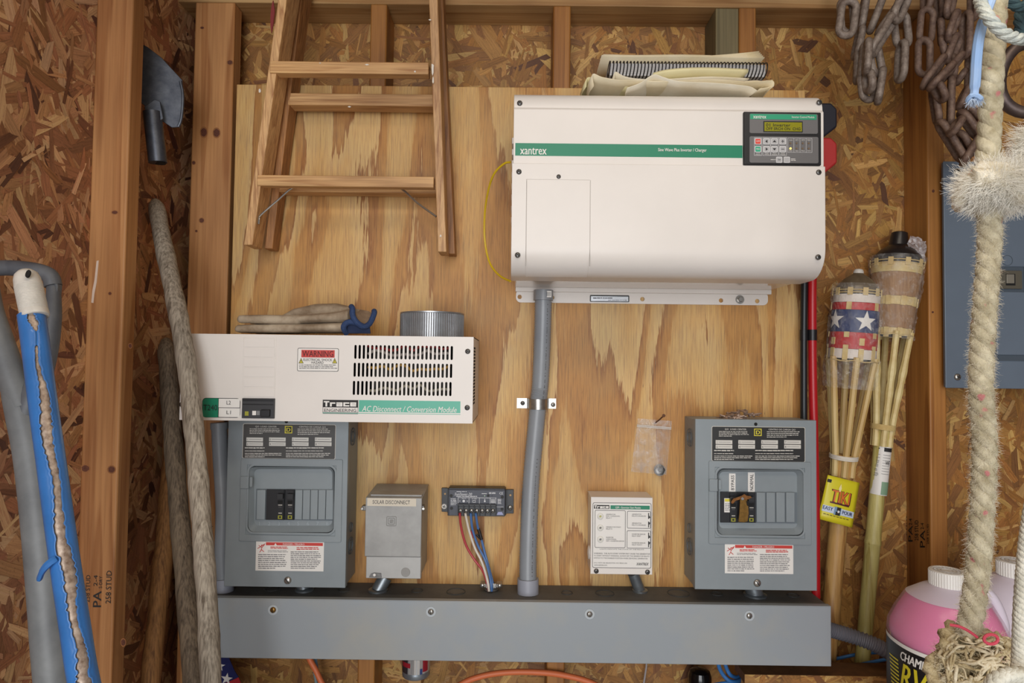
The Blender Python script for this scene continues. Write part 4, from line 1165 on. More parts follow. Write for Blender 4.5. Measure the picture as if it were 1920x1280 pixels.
mb.lines(866, 934, 873.5, 935.5, YG, w_, 1, 5); mb.lines(885, 934.4, 893.5, 936, YG, w_, 1, 5); mb.frame(886, 937.5, 891.5, 942, YG, w_, .6); mb.disc(909, 939.5, 1.6, YG, .0004, w_, 10); mb.rect(908.4, 935, 909.6, 938, YG, w_); mb.lines(920.5, 935.8, 928.5, 943.5, YG, w_, 4, 6, .6)
mb.lines(845, 934, 856.5, 947.5, YG, w_, 5, 5, .5, .8); mb.lines(933, 935, 940, 944.8, YG, w_, 5, 7, .5); mb.lines(931.5, 949.5, 944, 951, YG, w_, 1, 9); mb.poly([(934, 959.5), (941, 959.5), (944, 965), (931, 965)], YG - .0004, YG, mat('pale_violet_print', (150, 154, 190), .5))
mb.disc(908.7, 929.3, 1, YG, .0005, mat('led_green', (190, 220, 180), .4), 8); mb.disc(915.4, 928.8, 2.4, YG, .001, black_soft, 10); mb.disc(922.5, 928.8, .9, YG, .0005, black_soft, 8)
mb.build('lettering', cc, flat=True)
red_w = mat('red_wire', (176, 62, 68), .42); white_w = mat('white_wire', (216, 206, 194), .45); blue_w = mat('blue_wire', (74, 112, 166), .42)
zz = wz1
def wire(pts, r, mt, lab, yo=0):
    Ys_ = [(-.046, -.036, -.030, -.030, -.038, -.05, -.05)[min(i, 6)] + yo * min(1, i / 4) for i in range(len(pts))]
    o = MB().tube(smooth_path([P(x, y, Y) for (x, y), Y in zip(pts, Ys_)], 6), r, mt, 10).build('wire', label=lab, cat='wire', group='leads of the charge controller')
    return o
wire([(862, 962), (865, 990), (874, 1022), (889, 1048), (904, 1068), (912, 1088), (916, 1108)], .0026, red_w, 'dull red lead bowing from the first terminal screw', .003)
wire([(872.5, 962), (879, 992), (890, 1026), (902, 1050), (909, 1070), (914.5, 1090), (917, 1108)], .0026, white_w, 'white lead beside the dull red one', -.0035)
w3 = wire([(882.5, 962), (886, 992), (896, 1022), (909, 1048), (916, 1070), (920.5, 1092), (922, 1108)], .0026, blue_w, 'blue lead with a red tape mark', -.0035)
w4 = wire([(892, 962), (896, 988), (903, 1012), (910, 1040), (917, 1066), (923.5, 1092), (923, 1108)], .0026, blue_w, 'blue lead with a black tape mark', .003)
MB().tube(pp((884.6, 994, -.0325), (890, 1007, -.0312)), .0036, mat('red_tape', (170, 40, 40), .4), 10).build('tape_mark', w3, label='red tape mark')
mb = MB().tube(pp((897, 991, -.033), (903, 1011, -.031)), .0037, black, 10); mb.tube(pp((893, 1001, -.0345), (897, 1006, -.035), (900, 1009, -.033)), .0024, black, 8)
mb.build('tape_mark', w4, label='black tape mark')
c = PZ(921, 1104, wz1)
cl = thing('cable_clamp', 'zinc cable clamp connector on the trough gripping the four leads', 'clamp', c)
MB().lathe([(.0155, 0), (.0155, .004), (.0125, .005), (.0125, .012), (.010, .012), (.010, 0)], steel, 24, Matrix.Translation(c), ring=True).build('ring', cl)
for sx in (-1, 1):
    MB().box(c.x + sx * .010, c.x + sx * .0235, c.y - .016, c.y + .004, c.z + .008, c.z + .0165, steel).build('ear', cl, bevel=.0018)
    inst('screw', screw_mesh(.0048, steel, 'slot'), cl, Vector((c.x + sx * .018, c.y - .016, c.z + .0125)))
MB().box(c.x - .012, c.x + .012, c.y - .0145, c.y - .010, c.z + .006, c.z + .0165, steel).build('saddle', cl, bevel=.0012)

# ================================================================== GENERATOR START MODULE
YM = -.066
gm = thing('generator_module', 'small white generator start box with three lamps and printed switches', 'control box', (P(1165, 1078, YM).x, -.03, P(1165, 1078, YM).z))
x0, x1 = P(1107.5, 1000, YM).x, P(1223.5, 1000, YM).x
z0, z1 = P(1165, 1076.5, YM).z, P(1165, 932, YM).z
MB().box(x0 + .0015, x1 - .001, YM + .002, -.001, z0 + .001, z1 - .001, white).build('base', gm, bevel=.0008)
MB().box(x0, x1, YM, YM + .002, z0, z1, white).build('front_plate', gm, bevel=.0008)
MB().box(x0, x1, YM, -.004, z1 - .0015, z1, white).build('top_flap', gm, bevel=.0006)
fo = MB().rring(1111.5, 943.5, 1220.5, 1063.5, 3.5, .9, YM - .0005, YM, ink_gray).rrect(1112.4, 944.4, 1219.6, 1062.6, 3, YM - .0003, YM, paper_white).build('face_label', gm)
mb = MB(); Y = YM - .0004
trace_logo(mb, 1114, 946.5, 1142.5, 953.5, Y)
mb.rect(1145, 947.5, 1218, 954.5, Y, green_print); mb.text('GSM - Generator Start Module', 1154, 949.3, 1201, 953, Y - .0003, paper_white, .01)
mb.rring(1115.5, 956.8, 1172.5, 1026, 2.5, .8, Y - .0004, Y, ink_gray)
mb.rring(1176, 958.2, 1220, 990.2, 2.5, .8, Y - .0004, Y, ink_gray); mb.rring(1175.5, 994.8, 1220, 1027.4, 2.5, .8, Y - .0004, Y, ink_gray)
def tx(t, a, b, c, d, bold=.0): mb.text(t, a, b, c, d, Y, ink_gray, bold)
tx('GENERATOR', 1136.5, 962.8, 1154, 965); tx('RUN / COOLDOWN', 1136.5, 966.2, 1162, 968.4); tx('RELAY 7', 1136.5, 969.6, 1147, 971.8)
tx('GENERATOR START', 1136.5, 986.6, 1164, 988.8); tx('RELAY 8', 1136.5, 990, 1147.5, 992.2)
tx('INVERTER', 1136.5, 1006, 1150, 1008.2); tx('OPERATIONAL', 1136.5, 1009.4, 1155.5, 1011.6); tx('OFF = INVERTER ERROR', 1136.5, 1012.8, 1170, 1015)
tx('GENERATOR', 1185, 962.6, 1202.5, 964.8); tx('RELAYS ENABLED', 1185, 966, 1211, 968.2); tx('GENERATOR', 1185, 979.4, 1202.5, 981.6); tx('RELAYS DISABLED', 1185, 982.8, 1211, 985)
tx('INVERTER ERROR', 1185, 1000, 1210, 1002.2); tx('RELAY RESET', 1185, 1003.4, 1201.5, 1005.6); tx('INVERTER ERROR', 1185, 1016.4, 1210, 1018.6); tx('RELAY READY', 1185, 1019.8, 1204, 1022)
tx('LIGHTS INDICATE THE STATE OF THE RELAYS', 1125, 1028.4, 1207, 1030.2)
tx('WARNING:  THE AUTO START SYSTEM MAY CAUSE THE GENERATOR', 1114, 1036.2, 1218, 1038.8, .004); tx('TO START WITHOUT WARNING. ALWAYS SET THE GENERATOR RELAYS', 1114, 1040.6, 1217, 1043); tx('SWITCH TO THE DISABLED POSITION WHEN SERVICING GENERATOR.', 1114, 1045, 1214, 1047.4)
tx('5916 195TH NE ARLINGTON, WA 98223 USA', 1114, 1054, 1175.5, 1056.4); tx('www.xantrex.com', 1114, 1057.8, 1138, 1060)
mb.text('XANTREX', 1193, 1054.6, 1216, 1059.4, Y, ink, .02, .3)
for y, d in ((967, 1), (983, -1), (1004, 1), (1020, -1)):
    mb.poly([(1215.4, y - 5.5), (1217, y - 5.5), (1217, y + 5.5), (1215.4, y + 5.5)], Y - .0004, Y, ink); mb.poly([(1216, y + 4.8 * d), (1219.4, y + 3.2 * d), (1217.4, y - 1 * d)], Y - .0004, Y, ink)
mb.build('lettering', fo, flat=True)
for y, c_ in ((967.5, (170, 166, 90)), (989, (110, 106, 100)), (1010.7, (110, 106, 104))):
    mb = MB(); p = P(1125.6, y, YM - .0003); M = Matrix.Translation(p) @ Matrix.Rotation(rad(90), 4, 'X'); k = S(YM)
    mb.lathe([(6 * k, 0), (6 * k, .001), (4.6 * k, .0028), (3 * k, .0034), (2.4 * k, .0030), (2.2 * k, .0022), (0, .0022)], mat('lens_white', (228, 226, 218), .35), 20, M)
    mb.disc(1125.6, y, 2.2, YM - .0026, .0006, mat('lens_%d' % y, c_, .3), 10)
    mb.build('lamp_lens', gm)
for a, b in ((1118, 1070, ), (1214, 1072)): screw(gm, a, b, 4.6, YM, steel_dark, 'cross', 33)
mb = MB(); c = P(1106, 1040, YM + .02); mb.lathe([(.015, 0), (.013, .003), (.006, .0045), (0, .0048)], paper_white, 20, Matrix.Translation((x0 + .0015, YM + .03, P(1106, 1043, YM).z)) @ Matrix.Rotation(rad(-90), 4, 'Y'))
mb.build('side_plug', gm)
for y in (966, 1001): MB().box(x1 - .001, x1 + .003, YM + .012, YM + .022, P(1223, y + 3, YM).z, P(1223, y - 3, YM).z, black).build('side_switch', gm, bevel=.0005)

# ================================================================== ZIP BAG ON A NAIL
bag = thing('zip_bag', 'small clear zip bag hanging on a rusty nail', 'plastic bag', (P(1222, 886, -.01).x, -.01, P(1222, 888, -.01).z))
film = film_mat('clear_film', (226, 222, 220), .09, .16, .6, 60)
A, B, C_, D = (1196, 784), (1260, 789), (1249.5, 890), (1183, 884)
def quad(u, v): return ((A[0] * (1 - u) + B[0] * u) * (1 - v) + (D[0] * (1 - u) + C_[0] * u) * v, (A[1] * (1 - u) + B[1] * u) * (1 - v) + (D[1] * (1 - u) + C_[1] * u) * v)
def bag_layer(Y0, amp, seed):
    N, Mn = 14, 20; v = []; f = []
    for j in range(Mn + 1):
        for i in range(N + 1):
            u, t = i / N, j / Mn
            x, y = quad(u, t)
            e = min(1, 6 * u, 6 * (1 - u), 8 * (1 - t)) * (1 if t > .2 else .15)
            v.append(P(x, y, Y0 - amp * e * (.5 + MN.noise(Vector((u * 3.2 + seed, t * 4.2, seed))))))
    for j in range(Mn):
        for i in range(N): a = j * (N + 1) + i; f.append((a, a + 1, a + N + 2, a + N + 1))
    return v, f
for amp, sd_ in ((.016, 1.3), (.004, 5.1)):
    v, f = bag_layer(-.004, amp, sd_); MB().add(v, f, film).build('film_side', bag, angle=80)
mb = MB(); zp = mat('zip_white', (232, 228, 222), .3, alpha=.75)
for t in (.125, .15): mb.tube([P(*quad(0, t), -.006), P(*quad(1, t), -.006)], .0011, zp, 6)
mb.build('zip_track', bag)
mb = MB().tube(pp((1227, 794, .003), (1236, 787, -.02), (1244.5, 779, -.045)), .0015, mat('rusty_nail', (96, 62, 44), .6, .4), 8)
c = P(1244.5, 779, -.045); mb.lathe([(.0036, 0), (.0036, .001)], mat('rusty_nail', (96, 62, 44), .6, .4), 12, Matrix.Translation(c) @ Matrix.Rotation(rad(70), 4, 'X'))
mb.build('nail', label='rusty nail driven slanting through the top of the zip bag', cat='nail')
mb = MB(); k = S(-.008); cn = P(1237, 881, -.0085)
Mx = Matrix.Translation(cn) @ Matrix.Rotation(rad(80), 4, 'X')
mb.lathe([(.0085, 0), (.0115, .001), (.0115, .003), (.0085, .0042), (.0045, .0042), (.0045, .001)], steel_dark, 6, Mx); mb.lathe([(.0125, -.001), (.0125, 0), (.006, 0)], steel_dark, 16, Mx)
mb.build('lock_nut', label='loose blue gray lock nut in the bottom of the zip bag', cat='nut')

# ================================================================== SMALL FASTENERS ON THE BREAKER BOX
zL = P(1417, 788.5, -.104).z
nut_m = mat('dull_bronze', (176, 152, 136), .4, .5, var=.4, vscale=200)
def bolt_mesh():
    mb = MB(); mb.lathe([(.0036, 0), (.0036, .0035), (.0030, .004)], nut_m, 6); mb.lathe([(.0016, .004), (.0016, .017), (.0008, .0185)], nut_m, 10)
    me = bpy.data.meshes.new('sheet_metal_screw'); me.from_pydata(mb.v, [], mb.f); me.materials.append(nut_m); me.polygons.foreach_set('use_smooth', [True] * len(mb.f)); me.set_sharp_from_angle(angle=rad(35)); return me
bm_ = bolt_mesh(); R = random.Random(11)
for i in range(30):
    lay = 0 if i < 14 else (1 if i < 25 else 2)
    px = R.uniform(1358, 1420) if lay == 0 else (R.uniform(1366, 1416) if lay == 1 else R.uniform(1380, 1408))
    Y = R.uniform(-.088, -.045)
    p = P(px, 780, -.066)
    o = inst('sheet_metal_screw', bm_, None, Vector((p.x, Y, zL + .0036 + lay * .0055)), (rad(R.uniform(70, 110)), rad(R.uniform(-25, 25)), R.uniform(0, 6.28)), 1.05)
    tag(o, 'dull bronze hex head screw in the loose heap on the tape labelled breaker box', 'screw', 'heap of screws')
# ================================================================== GLOVES
leather = mat('worn_suede', (176, 160, 138), .85, rgb2=(124, 104, 82), vscale=26, bump=.4, bscale=240)
leather_d = mat('dark_suede', (146, 122, 98), .85, rgb2=(96, 74, 56), vscale=30, bump=.4, bscale=240)
blue_bind = mat('blue_binding', (44, 66, 108), .8, var=.35, vscale=200)
def loft(mb, secs, mt, n=14):
    # secs: (centre, half depth in y, half height in z) along x; rounded flat sections
    v = []; f = []
    for sc in secs:
        c, hy, hz = sc[:3]; sl_ = sc[3] if len(sc) > 3 else 0
        for k in range(n):
            a = 2 * PI * k / n
            ca, sa = math.cos(a), math.sin(a)
            oy = hy * math.copysign(abs(ca) ** .75, ca)
            v.append((c[0] + sl_ * oy, c[1] + oy, c[2] + hz * math.copysign(abs(sa) ** .8, sa)))
    for i in range(len(secs) - 1):
        for k in range(n):
            l = (k + 1) % n
            f.append((i * n + k, i * n + l, (i + 1) * n + l, (i + 1) * n + k))
    f += [tuple(range(n - 1, -1, -1)), tuple(range((len(secs) - 1) * n, len(secs) * n))]
    return mb.add(v, f, mt)
YGl = -.135
ztop = tz1
def gx(px): return P(px, 610, YGl).x
def gz(py): return P(580, py, YGl).z
def glove(name, label, fingers, palm, hump, cuff, mt):
    g = thing(name, label, 'glove', (gx(580), YGl, ztop), 'pair of work gloves')
    mb = MB()
    loft(mb, palm, mt)
    for fg in fingers: loft(mb, fg, mt)
    if hump: loft(mb, hump, mt)
    o = mb.build('leather', g)
    rm = o.modifiers.new('weld', 'REMESH'); rm.mode = 'VOXEL'; rm.voxel_size = .0026; rm.use_smooth_shade = True
    sm = o.modifiers.new('soften', 'SMOOTH'); sm.iterations = 3; sm.factor = .5
    for c in cuff: MB().tube(smooth_path(c, 5), .0056, blue_bind, 10).build('blue_binding', g, label='blue cuff binding')
    return g
h = (ztop - gz(640)) * 0
def V3(px, py, dy): p = P(px, py, YGl); return (p.x, YGl + dy, p.z)
def secs(lst): return [(V3(q_[0], q_[1], q_[2]), q_[3], q_[4] * S(YGl), *q_[5:]) for q_ in lst]
# lower glove: four fingers side by side in depth pointing to the studs
lowF = [secs([(447 + 6 * abs(i - 1), 619, -.03 + .024 * i, .003, 3), (452 + 6 * abs(i - 1), 617.5, -.03 + .024 * i, .0105, 6.8), (490, 617, -.03 + .023 * i, .012, 7.8), (545, 616.5, -.026 + .02 * i, .012, 8.4), (570, 616, -.02 + .016 * i, .012, 8.6)]) for i in range(4)]
lowP = secs([(540, 618, .006, .040, 6.5), (580, 617.3, .006, .046, 7.2), (622, 616.5, .006, .046, 7.5), (650, 615.5, .006, .044, 8.2, .15), (668, 615, .006, .044, 9.2, .35), (676, 615, .006, .044, 9.6, .42)])
cL = [V3(657, 626, -.030), V3(655, 617, -.042), V3(659, 609, -.044), V3(668, 605.5, -.040), V3(677, 608, -.036), V3(683, 613, -.030)]
lowP = secs([(540, 616, .006, .040, 8), (580, 615.5, .006, .046, 9), (622, 615, .006, .046, 9.5), (645, 614.5, .006, .044, 10, .1), (657, 614, .006, .044, 11, .2), (664, 614.5, .006, .044, 11, .25)])
g1 = glove('work_glove', 'tan suede work glove with blue cuff lying flat on the white cabinet, under its mate', lowF, lowP, None, [cL], leather)
MB().slab([Vector(V3(*q_)) for q_ in ((657, 626, -.034), (658, 614, -.036), (668, 608, -.034), (680, 610, -.032), (697, 614, -.02), (699, 626, -.02))], Vector((0, .004, 0)), mat('navy_lining', (34, 46, 76), .9)).build('cuff_lining', g1)
upF = [secs([(460 + 9 * i, 601, -.036 + .024 * i, .003, 3), (465 + 9 * i, 600.5, -.036 + .024 * i, .0105, 7.5), (500, 600.5, -.034 + .023 * i, .012, 8.4), (540, 601, -.03 + .02 * i, .0115, 8.6), (570, 601, -.024 + .017 * i, .012, 8.8)]) for i in range(3)]
upP = secs([(540, 601, .0, .036, 8), (580, 599.5, .004, .044, 9), (612, 597, .006, .045, 10), (640, 596, .006, .044, 11.5, .1), (660, 594, .004, .042, 14.5, .2), (670, 593.5, .004, .042, 16, .25)])
hump = secs([(515, 596, .03, .02, 2), (545, 587, .034, .03, 11), (585, 581, .034, .032, 14), (625, 580, .034, .032, 14), (655, 584, .03, .03, 11), (675, 590, .024, .028, 8)])
g2 = glove('work_glove', 'tan suede work glove with blue cuff lying humped on top of its mate', upF, upP, hump, [[V3(666, 577, -.030), V3(670, 582, -.038), V3(671, 592, -.042), V3(675, 602, -.042), V3(682, 610, -.038), V3(690, 613.5, -.030), V3(697, 608, -.020), V3(701, 597, -.012), V3(703, 587, -.006), V3(701.5, 583, .0)]], leather)
inner = [V3(672, 590, -.028), V3(680, 608, -.026), V3(690, 612, -.022), V3(698, 604, -.010), V3(700, 588, .004), V3(688, 582, .01), V3(676, 580, .0)]
MB().slab([Vector(p) for p in inner], Vector((0, .004, 0)), leather_d).build('cuff_lining', g2)

# ================================================================== TOOLS LEANING IN THE CORNER
def weathered(name, light, dark_):
    return wood(name, light, dark_, 'Z', 24, 5, 0, .8, .62, None, .6)
w_gray = weathered('weathered_gray_wood', (186, 174, 156), (112, 98, 82))
w_dark = weathered('weathered_dark_wood', (134, 116, 94), (74, 60, 46))
w_brown = weathered('oiled_brown_wood', (170, 120, 68), (118, 76, 38))
def to_floor(pts):
    a, b = Vector(pts[-2]), Vector(pts[-1])
    d = (b - a); d.x = max(d.x, 0); d.y *= .4; t = -b.z / d.z
    n = int(t); return list(pts) + [b + d * k_ for k_ in range(1, n)] + [b + d * t]
def handle(name, label, ctr, rpx, mt, cat='tool handle', knob=True):
    pts = pp(*ctr); pts = to_floor(pts)
    path = smooth_path(pts, 6)
    r0 = rpx
    rs = []
    for i, p in enumerate(path):
        r = r0 * (1 + .04 * math.sin(i * .9) + .03 * math.sin(i * 2.3))
        if i == 0: r = r0 * .55
        if i == 1: r = r0 * .9
        rs.append(r)
    d = (path[0] - path[1]).normalized()
    path = [path[0] + d * r0 * .3] + path; rs = [r0 * .2] + rs
    path[1] = path[2] + d * r0 * .9; path[0] = path[1] + d * r0 * .25
    o = MB().tube(path, rs, mt, 20).build(name, label=label, cat=cat, origin=pts[-1])
    return o
handle('shovel_handle', 'long bleached gray wooden handle leaning across the white slotted cabinet', [(292, 381, -.085), (303, 440, -.130), (322, 530, -.19), (338, 610, -.226), (351, 690, -.240), (362, 790, -.253), (372, 900, -.27), (381, 1020, -.29), (390, 1150, -.31), (396, 1280, -.33)], .0166, w_gray)
handle('tool_handle', 'dark weathered wooden handle standing behind the bleached gray one', [(312, 645, -.055), (316, 700, -.07), (323, 800, -.095), (331, 900, -.115), (341, 1020, -.14), (352, 1150, -.165), (363, 1280, -.19)], .0178, w_dark)
handle('tool_handle', 'warm brown smooth wooden handle slanting behind the dark one', [(326, 790, -.005), (320, 880, -.02), (310, 1000, -.045), (296, 1140, -.075), (282, 1280, -.10)], .0185, w_brown)
# ---- blue sleeved handle with a white end grip
bl = thing('blue_broom_handle', 'metal handle in torn blue plastic sleeve with white ribbed end grip', 'handle', to_floor(pp((97, 880, -0.654), (158, 1280, -0.702)))[-1])
blue_pl = mat('blue_sleeve', (58, 116, 184), .3, var=.2, vscale=18)
rusty = mat('rusty_tube', (178, 160, 144), .45, .4, rgb2=(104, 80, 62), vscale=130)
bright = mat('bare_bright_metal', (204, 198, 190), .3, .6, rgb2=(140, 120, 104), vscale=90)
ctr = [(59, 590, -0.620), (66, 640, -0.626), (80, 750, -0.638), (98, 880, -0.654), (120, 1040, -0.672), (140, 1170, -0.688), (158, 1280, -0.702)]
pts = to_floor(pp(*ctr)); path = smooth_path(pts, 6)
MB().tube(path, .0129, rusty, 24).build('tube', bl)
# sleeve: a tube with a ragged split towards the camera
def sleeve():
    v = []; f = []; n = 36; path2 = smooth_path(pts, 26); N = len(path2)
    R = random.Random(3); ph = 0
    L = []
    for i, p in enumerate(path2):
        t = (path2[min(i + 1, N - 1)] - path2[max(i - 1, 0)]).normalized()
        front = (CAM - p); front = (front - t * front.dot(t)).normalized(); side = t.cross(front)
        py = 590 + (i / 26) * 105
        # half angle of the split
        s = i / (N - 1)
        open_ = 0
        if 3 < i < 22: open_ = 5 + 11 * math.sin((i - 3) / 19 * PI)
        elif 30 < i: open_ = 9 + min(9, (i - 30) * .25) + 5 * math.sin(i * .13)
        if 22 <= i <= 30: open_ = 0
        o1 = open_ * R.uniform(.7, 1.3); o2 = open_ * R.uniform(.7, 1.3)
        mid = 6 * math.sin(i * .21) - 4
        L.append((p, front, side, o1, o2, mid))
    for p, fr, sd_, o1, o2, mid in L:
        a0 = mid + o1; a1 = mid + 360 - o2
        for k in range(n + 1):
            a = rad(a0 + (a1 - a0) * k / n)
            edge = .0012 if (k in (0, n) and o1 > 3) else 0
            v.append(p + (fr * math.cos(a) + sd_ * math.sin(a)) * (.0140 + edge))
    for i in range(len(L) - 1):
        for k in range(n):
            a = i * (n + 1) + k
            f.append((a, a + 1, a + n + 2, a + n + 1))
    o = MB().add(v, f, blue_pl).build('torn_sleeve', bl, label='torn blue plastic sleeve')
    so = o.modifiers.new('thick', 'SOLIDIFY'); so.thickness = .0007; so.offset = 1
sleeve()
MB().tube(smooth_path(pp((106, 1047, -0.688), (92, 1056, -0.692), (80, 1070, -0.692), (73, 1087, -0.688)), 4), [.0035, .004, .004, .004, .004, .004, .0038, .0036, .0034, .003, .003, .003, .0025], blue_pl, 6).build('peeled_strip', bl)
top = P(47, 506, -0.610); bot = P(66, 594, -0.621)
ax = (top - bot); Lg = ax.length
M = Matrix.Translation(bot) @ ax.to_track_quat('Z', 'Y').to_matrix().to_4x4()
Sg = .83
wg = mat('dirty_white_grip', (208, 202, 192), .5, var=.2, vscale=60)
pr = [(.0172, 0), (.0184, .001), (.0182, Lg * .12)]
for i in range(16):
    z = Lg * (.14 + .52 * i / 16); pr += [(.0182 - .0006, z), (.0182, z + Lg * .010), (.0182, z + Lg * .022)]
pr += [(.0176, Lg * .72), (.0172, Lg * .80), (.0150, Lg * .90), (.0100, Lg * .97), (0, Lg)]
pr = [(r * Sg, z) for r, z in pr]
MB().lathe(pr, wg, 28, M).build('end_grip', bl, label='white ribbed end grip')
MB().lathe([(.0052, 0), (.0052, .002), (0, .002)], dark, 14, Matrix.Translation(P(54, 514, -0.626)) @ (ROT @ Matrix.Rotation(rad(-20), 3, 'X')).to_4x4() @ Matrix.Scale(.55, 4, (1, 0, 0))).build('hang_hole', bl)
# ---- gray D-handle snow shovel
gpd = mat('dark_gray_grip', (70, 73, 80), .5, rgb2=(100, 102, 106), vscale=16)
gp = mat('gray_molded_plastic', (124, 126, 126), .48, rgb2=(96, 98, 100), vscale=14)
ds = thing('snow_shovel', 'thick gray plastic D handle shaft of a snow shovel in the near corner', 'shovel', to_floor(pp((66, 840, -0.555), (104, 1280, -0.585)))[-1])
k = .0
shaft = smooth_path(to_floor(pp((30, 720, -0.545), (42, 775, -0.550), (58, 850, -0.555), (73, 960, -0.565), (88, 1110, -0.575), (103, 1280, -0.585))), 6)
MB().tube(shaft, [.0155, .017, .018] + [.0185 + .0038 * min(1, i / 24) for i in range(len(shaft) - 3)], gp, 26).build('shaft', ds)
armL = smooth_path(pp((44, 765, -0.550), (22, 705, -0.547), (0, 640, -0.543), (-18, 585, -0.537), (-26, 540, -0.533)), 5)
armR = smooth_path(pp((50, 775, -0.550), (72, 715, -0.545), (90, 655, -0.537), (100, 590, -0.531), (100, 535, -0.525)), 5)
for nm, a, r0, r1_ in (('yoke_arm', armL, .0175, .0150), ('yoke_arm', armR, .0165, .0080)):
    MB().tube(a, [r0 + (r1_ - r0) * i / (len(a) - 1) for i in range(len(a))], gp if a is armL else gpd, 18).build(nm, ds)
MB().tube(smooth_path(pp((-28, 535, -0.533), (-20, 508, -0.531), (10, 502, -0.529), (60, 506, -0.527), (92, 516, -0.525), (100, 536, -0.525)), 6), .0108, gpd, 18).build('grip_bar', ds)
MB().poly([(100, 520), (108, 535), (104, 580), (92, 640), (78, 690), (66, 700), (74, 640), (84, 590), (86, 540)], -.531, -.521, gpd).build('web', ds, bevel=.0015)
# ---- galvanised blade with socket on the side wall
gb = mat('dark_galvanised', (92, 96, 104), .42, .6, rgb2=(64, 68, 78), vscale=50)
hb = thing('galvanised_blade', 'dark galvanised blade with a rolled socket hanging between the studs of the side wall', 'tool', P(300, 305, -.12))
def tilt(pts, Y0, dY):
    xs = [p[0] for p in pts]; return [P(x, y, Y0 + dY * (x - 275) / 70) for x, y in pts]
MB().slab(tilt([(262, 80), (277, 88), (303, 108), (342, 150), (344, 178), (341, 222), (336, 238), (322, 239), (300, 224), (262, 190)], -.150, .02), Vector((-.001, .003, 0)), gb).build('blade', hb, bevel=.001)
MB().tube(smooth_path([P(338, 152, -.136), P(343, 180, -.135), P(340, 222, -.136), P(334, 238, -.137)], 3), .0028, gb, 8).build('rolled_edge', hb)
c0, c1 = P(285, 210, -.158), P(296, 305, -.150)
mb = MB(); mb.tube([c0, c0.lerp(c1, .5), c1], [.0165, .0168, .017], gb, 20); mb.tube([c1, c1 + Vector((0, 0, -.0004))], [.0145, .0145], dark, 18)
mb.build('socket', hb)
MB().slab(tilt([(270, 200), (290, 186), (300, 190), (306, 222), (300, 226), (272, 206)], -.166, .02), Vector((0, .004, 0)), gb).build('strap', hb, bevel=.001)

# ================================================================== BREAKER PANEL BEYOND THE ROPE
panel_gray = mat('slate_gray_enamel', (100, 112, 126), .4, var=.12, vscale=5)
YP = -.012
ep = thing('electrical_panel', 'flat slate gray breaker panel with latched door behind the rope', 'breaker panel', (P(1880, 728, YP).x, 0, P(1880, 728, YP).z))
px0, px1 = P(1771, 514, YP).x, P(1771, 514, YP).x + .37
pz0, pz1 = P(1771, 727, YP).z, P(1771, 302, YP).z
MB().box(px0, px1, YP, YP + .003, pz0, pz1, panel_gray).build('cover', ep, bevel=.0025, seg=3)
MB().box(px0 + .002, px1 - .002, YP + .003, YP + .009, pz0 + .002, pz1 - .002, panel_gray).build('cover_return', ep)
dz1, dz0 = P(1866, 342, YP).z, P(1866, 676, YP).z
dx0 = P(1859, 510, YP).x
MB().box(dx0, px1 - .035, YP - .002, YP, dz0, dz1, mat('seam_slate', (70, 80, 90), .5)).build('door_seam', ep)
door = MB().box(dx0 + .006, px1 - .04, YP - .005, YP - .001, P(1866, 665, YP).z, P(1866, 547, YP).z, panel_gray)
door.box(dx0 + .006, px1 - .04, YP - .005, YP - .001, P(1866, 500, YP).z, dz1 - .003, panel_gray)
door.box(P(1918, 520, YP).x, px1 - .04, YP - .005, YP - .001, P(1866, 548, YP).z, P(1866, 499, YP).z, panel_gray)
dr = door.build('door', ep, bevel=.0022, seg=3)
lat = MB().pbox(1867, 507, 1916.5, 541, YP - .0062, YP - .001, mat('bronze_latch', (104, 100, 88), .4, .4))
lat.pbox(1886, 513, 1904, 535, YP - .0066, YP - .006, dark); lat.pbox(1888, 514, 1902, 531, YP - .009, YP - .0064, mat('latch_slider', (150, 146, 134), .35, .5))
lat.build('latch', dr, bevel=.0012)
for a, b in ((1795, 322), (1795, 706.5)): screw(ep, a, b, 6.5, YP, steel, 'cross', 30)
MB().ringp(1889, 488, 9, 10, YP - .0052, .0004, mat('seam_slate', (70, 80, 90), .5)).build('knockout', dr)

# ================================================================== TORCHES
bamboo = wood('bamboo_tan', (200, 158, 96), (156, 108, 56), 'Z', 60, 2, 0, .42, .3)
bamboo_g = wood('bamboo_green', (206, 194, 124), (170, 152, 82), 'Z', 50, 2, 0, .42, .25)
stave_m = mat('cane_stave', (206, 182, 124), .5, rgb2=(182, 146, 86), vscale=30, stretch=(1, 1, .1))
reed = mat('pale_reed', (212, 190, 132), .55, rgb2=(192, 162, 104), vscale=40)
weave_b = mat('brown_weave', (164, 126, 88), .6, rgb2=(136, 98, 64), vscale=300, stretch=(1, 1, .04))
weave_w = mat('white_weave', (218, 208, 198), .55); weave_r = mat('red_weave', (190, 36, 40), .5, var=.2, vscale=200, stretch=(1, 1, .05)); weave_n = mat('navy_weave', (34, 54, 104), .5, var=.25, vscale=200, stretch=(1, 1, .05))
wrap = film_mat('crinkled_wrap', (230, 228, 224), .07, .08, 1.0, 55)
def axis_matrix(top, bot):
    ax = (bot - top)
    z = -ax.normalized(); y = Vector((0, 1, 0)); y = (y - z * y.dot(z)).normalized(); x = y.cross(z)
    return Matrix.Translation(top) @ Matrix((x, y, z)).transposed().to_4x4(), ax.length
